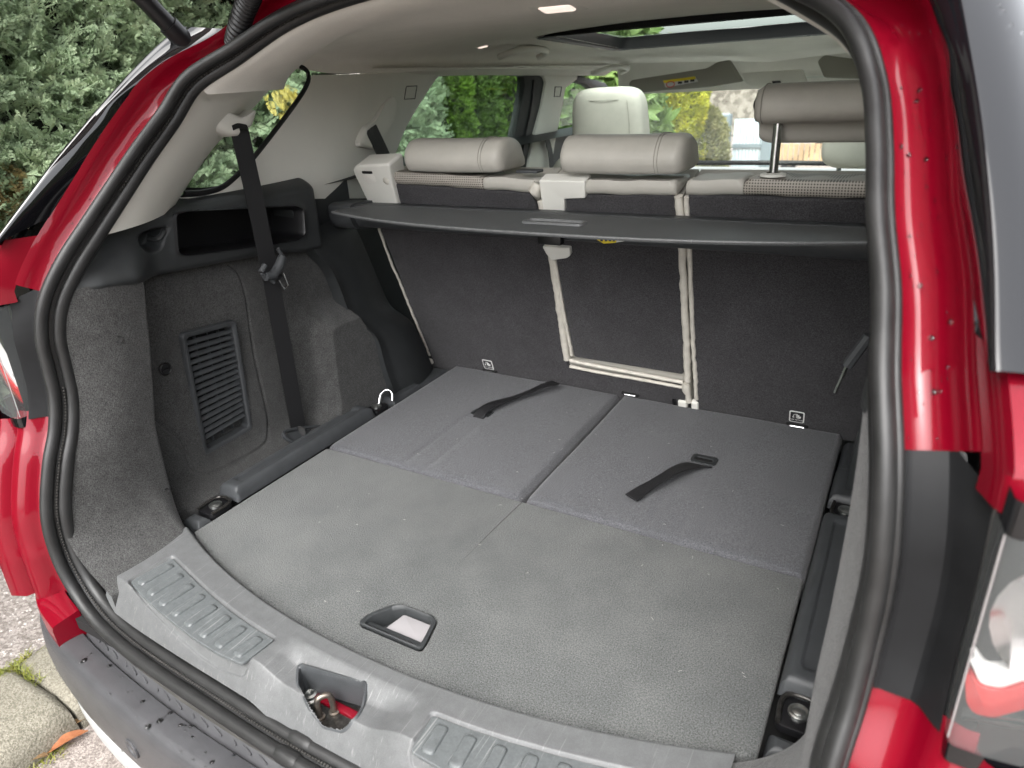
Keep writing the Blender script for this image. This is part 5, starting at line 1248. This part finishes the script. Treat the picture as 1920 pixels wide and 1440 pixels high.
for k in range(520):
    if k < 330: p = np.array([-1.345+ch.normal(0, .012), -.50+ch.normal(0, .045)*1.2, GROUND+.076])
    elif k < 420: p = np.array([-1.26+ch.uniform(-.08, .05), -.447+ch.normal(0, .006), GROUND+.085])
    else: p = np.array([-1.05+ch.normal(0, .012), ch.uniform(-.62, -.50), GROUND])
    blade(p, ch.uniform(.006, .028), ch.uniform(.008, .035), ch.uniform(0, 6.28))
o = obj('grass_tufts', V, F, leaf_mat('grass', (.10, .13, .02), (.20, .22, .04), (.36, .30, .10), 30), None, 60); o['kind'] = 'stuff'; o['label'] = 'thin yellow green grass growing in the kerb joints'
# dead leaves in the gutter
def dead_leaf(p, L_, w, a, lab, m, curl=.25):
    n = 12; rows = []; r2 = np.random.default_rng(int(abs(p[1])*1000))
    for i in range(n):
        t = i/(n-1); ww = w*math.sin(math.pi*min(1, t*.96+.03))**.8; row = []
        for j in range(5):
            s_ = (j-2)/2; x = L_*(t-.5); y = s_*ww; z = curl*ww*s_*s_+.012*math.sin(t*3)+r2.uniform(0, .002); row.append((p[0]+x*math.cos(a)-y*math.sin(a), p[1]+x*math.sin(a)+y*math.cos(a), p[2]+z))
        rows.append(row)
    o = MB().grid(np.array(rows)).build('dead_leaf', m, None, 80); MB().tube(np.array([[rows[0][2][0]-.02*math.cos(a), rows[0][2][1]-.02*math.sin(a), rows[0][2][2]], rows[0][2], rows[6][2], rows[11][2]])+np.array([0, 0, .001]), .0009, 5).build('midrib', m, o)
    o['label'] = lab; o['category'] = 'leaf'; o['group'] = 'dead leaves in the gutter'
lm1 = leaf_mat('dead_leaf_orange', (.22, .075, .03), (.34, .13, .06), (.42, .20, .09), 40); lm2 = leaf_mat('dead_leaf_brown', (.13, .07, .035), (.22, .14, .07), (.34, .26, .14), 40)
p1 = PZ(128, 1392, GROUND+.01); p2 = PZ(138, 1365, GROUND+.012); p3 = PZ(70, 1425, GROUND+.01)
dead_leaf(p1, .090, .016, 1.25, 'curled orange dead leaf in the gutter by the kerb', lm1); dead_leaf(p2, .10, .010, 1.42, 'narrow brown dead leaf against the kerb face', lm2); dead_leaf(p3, .05, .012, .9, 'small straw coloured dead leaf at the bottom left corner', lm2)

# ================================================================== planting
def spray_template(r, n=8, L_=.085):
    """flat fern-like conifer spray: stem with paired leaflets that are cut again"""
    V = []; F = []
    def quad(a, b, w, lift=0):
        a = np.array(a); b = np.array(b); d_ = b-a; nrm = np.array([-d_[1], d_[0], 0]); nrm = nrm/(np.linalg.norm(nrm)+1e-9)*w; k = len(V)
        V.extend([a, a*.45+b*.55+nrm+np.array([0, 0, lift]), b, a*.45+b*.55-nrm-np.array([0, 0, lift])]); F.append((k, k+1, k+2)); F.append((k, k+2, k+3))
    quad((0, 0, 0), (L_, 0, -.010), .0022)
    for i in range(n):
        t = (i+.6)/n; x = L_*t*.95; l = L_*.44*(1-t*.72)*r.uniform(.8, 1.15)
        for s_ in (-1, 1):
            a = s_*r.uniform(.6, .85); tip = (x+l*math.cos(a), l*math.sin(a), r.uniform(-.007, .006)); base_ = (x, 0, -.010*t*t)
            quad(base_, tip, .0030, r.uniform(-.001, .001))
            for q in (.38, .66):
                m_ = np.array(base_)*(1-q)+np.array(tip)*q; l2 = l*.36*(1-q*.3)
                for s2_ in (-1, 1):
                    a2 = a+s2_*.62; quad(m_, (m_[0]+l2*math.cos(a2), m_[1]+l2*math.sin(a2), m_[2]+r.uniform(-.003, .003)), .0022)
    return np.array(V), np.array(F)
def rotm(ax, an):
    return np.array(Matrix.Rotation(an, 3, Vector(ax)))
def scatter(tmpl, pos, dirs, rolls, scl):
    """stamp templates (axis +x) at positions along directions"""
    VV = []; FF = []; nb = 0; m_ = len(tmpl); dirs = dirs/np.linalg.norm(dirs, axis=1)[:, None]
    U = np.cross(dirs, [0, 0, 1.0]); U /= np.linalg.norm(U, axis=1)[:, None]+1e-9; W_ = np.cross(U, dirs); c, s_ = np.cos(rolls)[:, None], np.sin(rolls)[:, None]; U2 = U*c+W_*s_; W2 = -U*s_+W_*c
    for q in range(m_):
        Tv, Tf = tmpl[q]; k = np.arange(q, len(pos), m_)
        v = Tv[None]*np.asarray(scl)[k][:, None, None]
        P_ = pos[k][:, None]+v[..., :1]*dirs[k][:, None]+v[..., 1:2]*U2[k][:, None]+v[..., 2:]*W2[k][:, None]
        VV.append(P_.reshape(-1, 3)); FF.append((Tf[None]+(np.arange(len(k))*len(Tv))[:, None, None]+nb).reshape(-1, 3)); nb += len(k)*len(Tv)
    return np.vstack(VV), np.vstack(FF)
r3 = np.random.default_rng(21)
T1 = [spray_template(r3) for _ in range(7)]
n = 15000; y = r3.uniform(-.45, 2.5, n); z = r3.uniform(-.35, 1.5, n); dep = r3.random(n)**1.4
bulge = .09*np.sin(y*3.1+z*2.3)+.06*np.sin(y*7.3-z*5.1+1)
pos = np.stack([-1.93+bulge-dep*.16, y, z], 1)
dirs = np.stack([r3.uniform(.35, 1, n), r3.normal(0, .55, n), r3.normal(.15, .5, n)], 1)
Vh, Fh = scatter(T1, pos, dirs, r3.normal(0, 1.2, n), r3.uniform(.75, 1.6, n))
hedge = empty('hedge', (-2.0, 1, GROUND+.075), 'clipped pale grey green conifer hedge beside the pavement, left of the car', 'hedge')
hm = leaf_mat('hedge_foliage', (.17, .24, .14), (.30, .385, .235), (.46, .53, .34), 16, transl=.25)
obj_np('foliage', Vh, Fh, hm, hedge, smooth=False, kind='stuff')
n = 260; pos = np.stack([-1.90+r3.uniform(-.05, .04, n), .2+r3.normal(0, .10, n), .52+r3.normal(0, .035, n)], 1); dirs = np.stack([r3.uniform(.2, .7, n), r3.normal(0, .3, n), r3.normal(-.6, .3, n)], 1)
Vh, Fh = scatter(T1, pos, dirs, r3.normal(0, .9, n), r3.uniform(.5, 1.0, n)); obj_np('browned_foliage', Vh, Fh, leaf_mat('hedge_browned', (.10, .075, .03), (.22, .17, .07), (.20, .22, .10), 20), hedge, smooth=False, kind='stuff')
n = 34; pq = PX(527, 172, -1.75); pos = pq+r3.normal(0, .035, (n, 3))*np.array([.3, 1, .9]); dirs = np.stack([r3.uniform(.2, .7, n), r3.normal(0, .4, n), r3.normal(-.7, .3, n)], 1)
Vh, Fh = scatter(T1, pos, dirs, r3.normal(0, .9, n), r3.uniform(.5, .9, n)); obj_np('golden_sprig', Vh, Fh, leaf_mat('hedge_gold', (.25, .20, .03), (.50, .42, .10), (.66, .60, .26), 20), hedge, smooth=False, kind='stuff')
n = 5200; y = np.where(r3.random(n) < .7, r3.uniform(-6.5, -.4, n), r3.uniform(-.4, 2.5, n)); z = np.where(y > -.4, r3.uniform(1.4, 3.0, n), r3.uniform(-.5, 3.0, n)); pos = np.stack([-1.95+.09*np.sin(y*3.1+z*2.3)-r3.random(n)*.1, y, z], 1); dirs = np.stack([r3.uniform(.35, 1, n), r3.normal(0, .7, n), r3.normal(.1, .6, n)], 1)
Vh, Fh = scatter(T1, pos, dirs, r3.normal(0, 1.2, n), r3.uniform(1.6, 3.2, n)); obj_np('rear_foliage', Vh, Fh, hm, hedge, smooth=False, kind='stuff')
core_m = mat('hedge_core', (.014, .018, .010), .9)  # near-black backing: shade deep in the foliage put into its colour
G = np.array([[(-2.08+.09*math.sin(y_*3.1+z_*2.3), y_, z_) for z_ in np.linspace(-.65, 3.1, 30)] for y_ in np.linspace(-6.8, 3.0, 80)]); fixn(MB().grid(G).build('dark_backing', core_m, hedge, smooth=60))

# rounded conifers behind the hedge, seen through the rear door window
def tuft_template(r, n=9, l=.030):
    V = []; F = []
    for i in range(n):
        a = r.uniform(0, 6.28); e = r.uniform(-.5, 1.2); d_ = np.array([math.cos(e), math.sin(e)*math.cos(a), math.sin(e)*math.sin(a)])*l*r.uniform(.6, 1.2); s_ = np.cross(d_, r.normal(size=3)); s_ = s_/np.linalg.norm(s_)*.0035; k = len(V)
        V += [np.zeros(3)-s_*.5, d_*.6+s_, d_, d_*.6-s_]; F += [(k, k+1, k+2), (k, k+2, k+3)]
    return np.array(V), np.array(F)
T2 = [tuft_template(r3) for _ in range(6)]
def conifer(name, base, rx, h, lab, cols, n=8000, cat='tree', group=None, sc=1.0, tm=None, lean=0):
    t_ = empty(name, base, lab, cat, group); ph = np.arccos(1-1.98*r3.random(n)); th = r3.uniform(-2.6, .9, n)
    rr = 1-.20*r3.random(n)**2; wob = 1+.10*np.sin(th*5+ph*7)+.06*np.sin(th*11-ph*5)
    sx_ = np.sin(ph)*np.cos(th)*rx*rr*wob; sy_ = np.sin(ph)*np.sin(th)*rx*rr*wob; sz = h/2+np.cos(ph)*h/2*rr
    pos = np.stack([base[0]+sx_+lean*sz, base[1]+sy_, base[2]+sz], 1); dirs = np.stack([sx_, sy_, (np.cos(ph))*rx*.6+.18], 1)+r3.normal(0, .10, (n, 3))*rx*2
    V_, F_ = scatter(tm or T2, pos, dirs, r3.uniform(0, 6.28, n), r3.uniform(.9, 1.9, n)*sc)
    obj_np('crown', V_, F_, leaf_mat(name+'_leaf', *cols, sc=9), t_, smooth=False, kind='stuff')
    c_ = [];
    for i in range(9):
        a = math.pi*(i+.5)/9; c_.append([(base[0]+.78*rx*math.sin(a)*math.cos(b_)+lean*(h/2-math.cos(a)*h*.44), base[1]+.78*rx*math.sin(a)*math.sin(b_), base[2]+h/2-math.cos(a)*h*.44) for b_ in np.linspace(0, 6.283, 14, endpoint=False)])
    fixn(MB().grid(np.array(c_), closed_v=True).build('dark_backing', core_m, t_, smooth=80))  # dark shell stands in for the shade inside the crown
    mb = MB().tube(np.array([(base[0], base[1], base[2]-.02), (base[0]+.01, base[1], base[2]+h*.3), (base[0]+lean*h*.6, base[1]+.01, base[2]+h*.7)]), [.05, .04, .015], 8); mb.build('trunk', mat('bark', (.09, .06, .045), .9, bump=.6, bscale=60), t_)
    return t_
gz = GROUND+.08
g1 = ((.05, .10, .012), (.12, .22, .022), (.22, .36, .05)); g2 = ((.045, .09, .015), (.10, .18, .03), (.19, .30, .07))
gp_ = 'rounded conifers along the pavement'
conifer('conifer', (-2.65, 2.55, gz), .42, 2.4, 'dull dark green conifer, rearmost one seen through the rear door window', ((.035, .07, .02), (.08, .14, .04), (.15, .22, .08)), group=gp_)  # darker, duller leaf colours than the other conifers
conifer('conifer', (-2.45, 3.02, gz), .34, 2.6, 'brightest green columnar conifer in the middle of the rear door window', g1, group=gp_)
conifer('conifer', (-2.60, 3.62, gz), .36, 2.5, 'mid green conifer right of the brightest one in the rear door window', g2, group=gp_)
conifer('conifer', (-2.40, 4.18, gz), .34, 2.5, 'lush green conifer at the front edge of the rear door window', g1, group=gp_)
# broad-leaved shrub beyond the pillar
def leaf_template(r, n=8, l=.15):
    V = []; F = []
    for i in range(n):
        a = 2*math.pi*i/n+r.uniform(-.3, .3); e = r.uniform(.5, 1.15); d_ = np.array([math.cos(e), math.sin(e)*math.cos(a), math.sin(e)*math.sin(a)]); s_ = np.cross(d_, [1, 0, 0]); s_ /= np.linalg.norm(s_)+1e-9; up = np.cross(s_, d_); ll = l*r.uniform(.7, 1.1); k = len(V)
        for t, w in ((0, .004), (.3, .020), (.65, .024), (1, .001)):
            c_ = d_*ll*t-up*.03*t*t
            V += [c_-s_*w+up*.006, c_, c_+s_*w+up*.006]
        for j in range(3):
            b_ = k+j*3; F += [(b_, b_+1, b_+4), (b_, b_+4, b_+3), (b_+1, b_+2, b_+5), (b_+1, b_+5, b_+4)]
    return np.array(V), np.array(F)
T3 = [leaf_template(r3) for _ in range(5)]
conifer('rhododendron', (-2.25, 5.25, gz), .62, 2.1, 'broad leaved shrub with glossy pointed leaves beyond the middle door pillar', ((.07, .13, .03), (.16, .26, .07), (.34, .44, .18)), n=620, cat='shrub', tm=T3)
pz = PY(1265, 240, 8.0)
conifer('golden_conifer', (PY(1248, 240, 8.0)[0], 8.0, GROUND), .50, 1.85, 'yellow green conifer seen through the windscreen beside the gate', ((.14, .18, .02), (.40, .42, .04), (.75, .66, .07)), n=11000, sc=1.15)
pz2 = PY(1322, 285, 8.2); conifer('small_shrub', (pz2[0]-.05, 8.2, GROUND), .30, 1.05, 'small olive shrub in front of the gate post, seen through the windscreen', ((.10, .11, .04), (.24, .24, .10), (.42, .38, .18)), n=1800, cat='shrub', sc=1.5)
# overhanging tree glimpsed through the sunroof
pt = PZ(1165, 62, 2.6)
# --- house with pebble-dash gable, gate, post, fence beyond the windscreen
peb = noise_mat('pebble_dash', [(.32, (.07, .058, .045)), (.5, (.14, .122, .096)), (.66, (.24, .22, .18))], 9, .9, .8, 14, (11, (.06, .05, .036), (.28, .26, .215)))
YH = 16.0
hA = PY(1290, 300, YH); hB = PY(1640, 300, YH)
mb = MB().box(((hA[0]+hB[0])/2-4, YH+.3, .32), (hB[0]-hA[0]+12, .6, 2.1)); house = mb.build('roughcast_wall', peb, None, None); tag(house, 'brown roughcast wall behind the pale gate, seen through the windscreen', 'wall')
# gate of pale blue-grey boards between posts
YG = 9.6; g0 = PY(1372, 300, YG); g1_ = PY(1436, 222, YG)
gate = empty('gate', (g0[0], YG, GROUND), 'pale blue grey boarded gate between dark posts, seen through the windscreen', 'gate')
gm = mat('gate_paint', (.42, .50, .52), .6, var=.06, vscale=6); pm = mat('post_paint', (.13, .165, .175), .7)
zt_ = g1_[2]; wgt = g1_[0]-g0[0]
for k in range(9):
    xx = g0[0]+wgt*(k+.5)/9; MB().box((xx, YG, (GROUND+.05+zt_)/2), (wgt/9-.008, .03, zt_-GROUND-.05), .003).build('board', gm, gate, None)
zr = PY(1400, 273, YG)[2]
MB().box((g0[0]+wgt/2, YG-.03, zr), (wgt, .03, .05)).build('rail', pm, gate, None)
for u, nm in ((1360, 'gate_post'), (1445, 'gate_post')):
    p = PY(u, 215, YG-.05); MB().box((p[0], YG-.02, (GROUND+p[2])/2), (.17, .12, p[2]-GROUND), .01).build('gate_post_shaft', pm, gate, None)
q0 = PY(1316, 214, YG+.3); q1 = PY(1362, 214, YG+.3); MB().box(((q0[0]+q1[0])/2-.1, YG+.3, (GROUND+q0[2])/2), (q1[0]-q0[0]+.3, .05, q0[2]-GROUND)).build('side_panel', gm, gate, None)
fence = empty('fence', (0, 11.4, GROUND), 'low tan timber fence right of the gate, seen under the raised headrest', 'fence')
f0 = PY(1450, 270, 11.4); f1 = PY(1680, 268, 11.4); fm = mat('fence_timber', (.34, .22, .11), .8, var=.25, vscale=4); nb = 22
for k in range(nb):
    xx = f0[0]+(f1[0]-f0[0])*(k+.5)/nb; MB().box((xx, 11.4, (GROUND+f0[2])/2), ((f1[0]-f0[0])/nb-.012, .025, f0[2]-GROUND+.02*(k % 2)), .003).build('board', fm, fence, None)
wallb = MB().box((PY(1340, 290, 9.2)[0], 9.2, GROUND+.35), (.25, .25, .9), .01).build('brick_pier', mat('brick_pier', (.22, .13, .10), .85, var=.25, vscale=14), None, None); tag(wallb, 'short brown brick pier left of the gate post behind the small shrub', 'pier')
# tree crown rising over the house for the sunroof view
tp = PZ(1168, 64, 3.4)
conifer('tall_tree', (tp[0], tp[1], GROUND), 1.7, 5.2, 'tall tree whose crown shows through the sunroof corner', ((.05, .07, .02), (.13, .15, .05), (.26, .27, .12)), n=2600, sc=4.5)

# unseen hedge added across the road to darken reflections in paint and lenses
r5 = np.random.default_rng(9); gy_ = np.linspace(-14, 16, 90); gz_ = np.linspace(GROUND, 2.3, 16)
G = np.array([[(6.2+.35*math.sin(y_*1.7)+.25*math.sin(y_*4.1+z_*3)+.12*r5.normal()-.25*(z_-GROUND)*0, y_, z_+.12*r5.normal()*(z_ > 1.9)) for z_ in gz_] for y_ in gy_])
o = fixn(MB().grid(G).build('far_hedge', leaf_mat('far_hedge_leaf', (.02, .03, .012), (.045, .06, .02), (.08, .10, .035), 3, transl=0), None, None)); o['kind'] = 'stuff'; o['label'] = 'unseen dark hedge added across the road to darken reflections in the paintwork'

# lint and bits on the carpets
mb = MB(); r6 = np.random.default_rng(15)
for k in range(55):
    x = r6.uniform(-.47, .47); y = r6.uniform(-.40, .48); zf = .0006 if y < 0 else .0042
    if y < arc_in(x)+.01: continue
    L_ = r6.uniform(.002, .007); a_ = r6.uniform(0, 6.28); q = np.array([x, y, zf]); d_ = np.array([math.cos(a_), math.sin(a_), 0]); e_ = np.array([-d_[1], d_[0], 0])
    mb.tube(np.array([q-d_*L_/2, q+e_*L_*r6.uniform(-.25, .25)+[0, 0, .0006], q+d_*L_/2]), .00028, 4)
mb.build('carpet_lint', mat('lint', (.36, .35, .33), .9), car, kind='stuff')
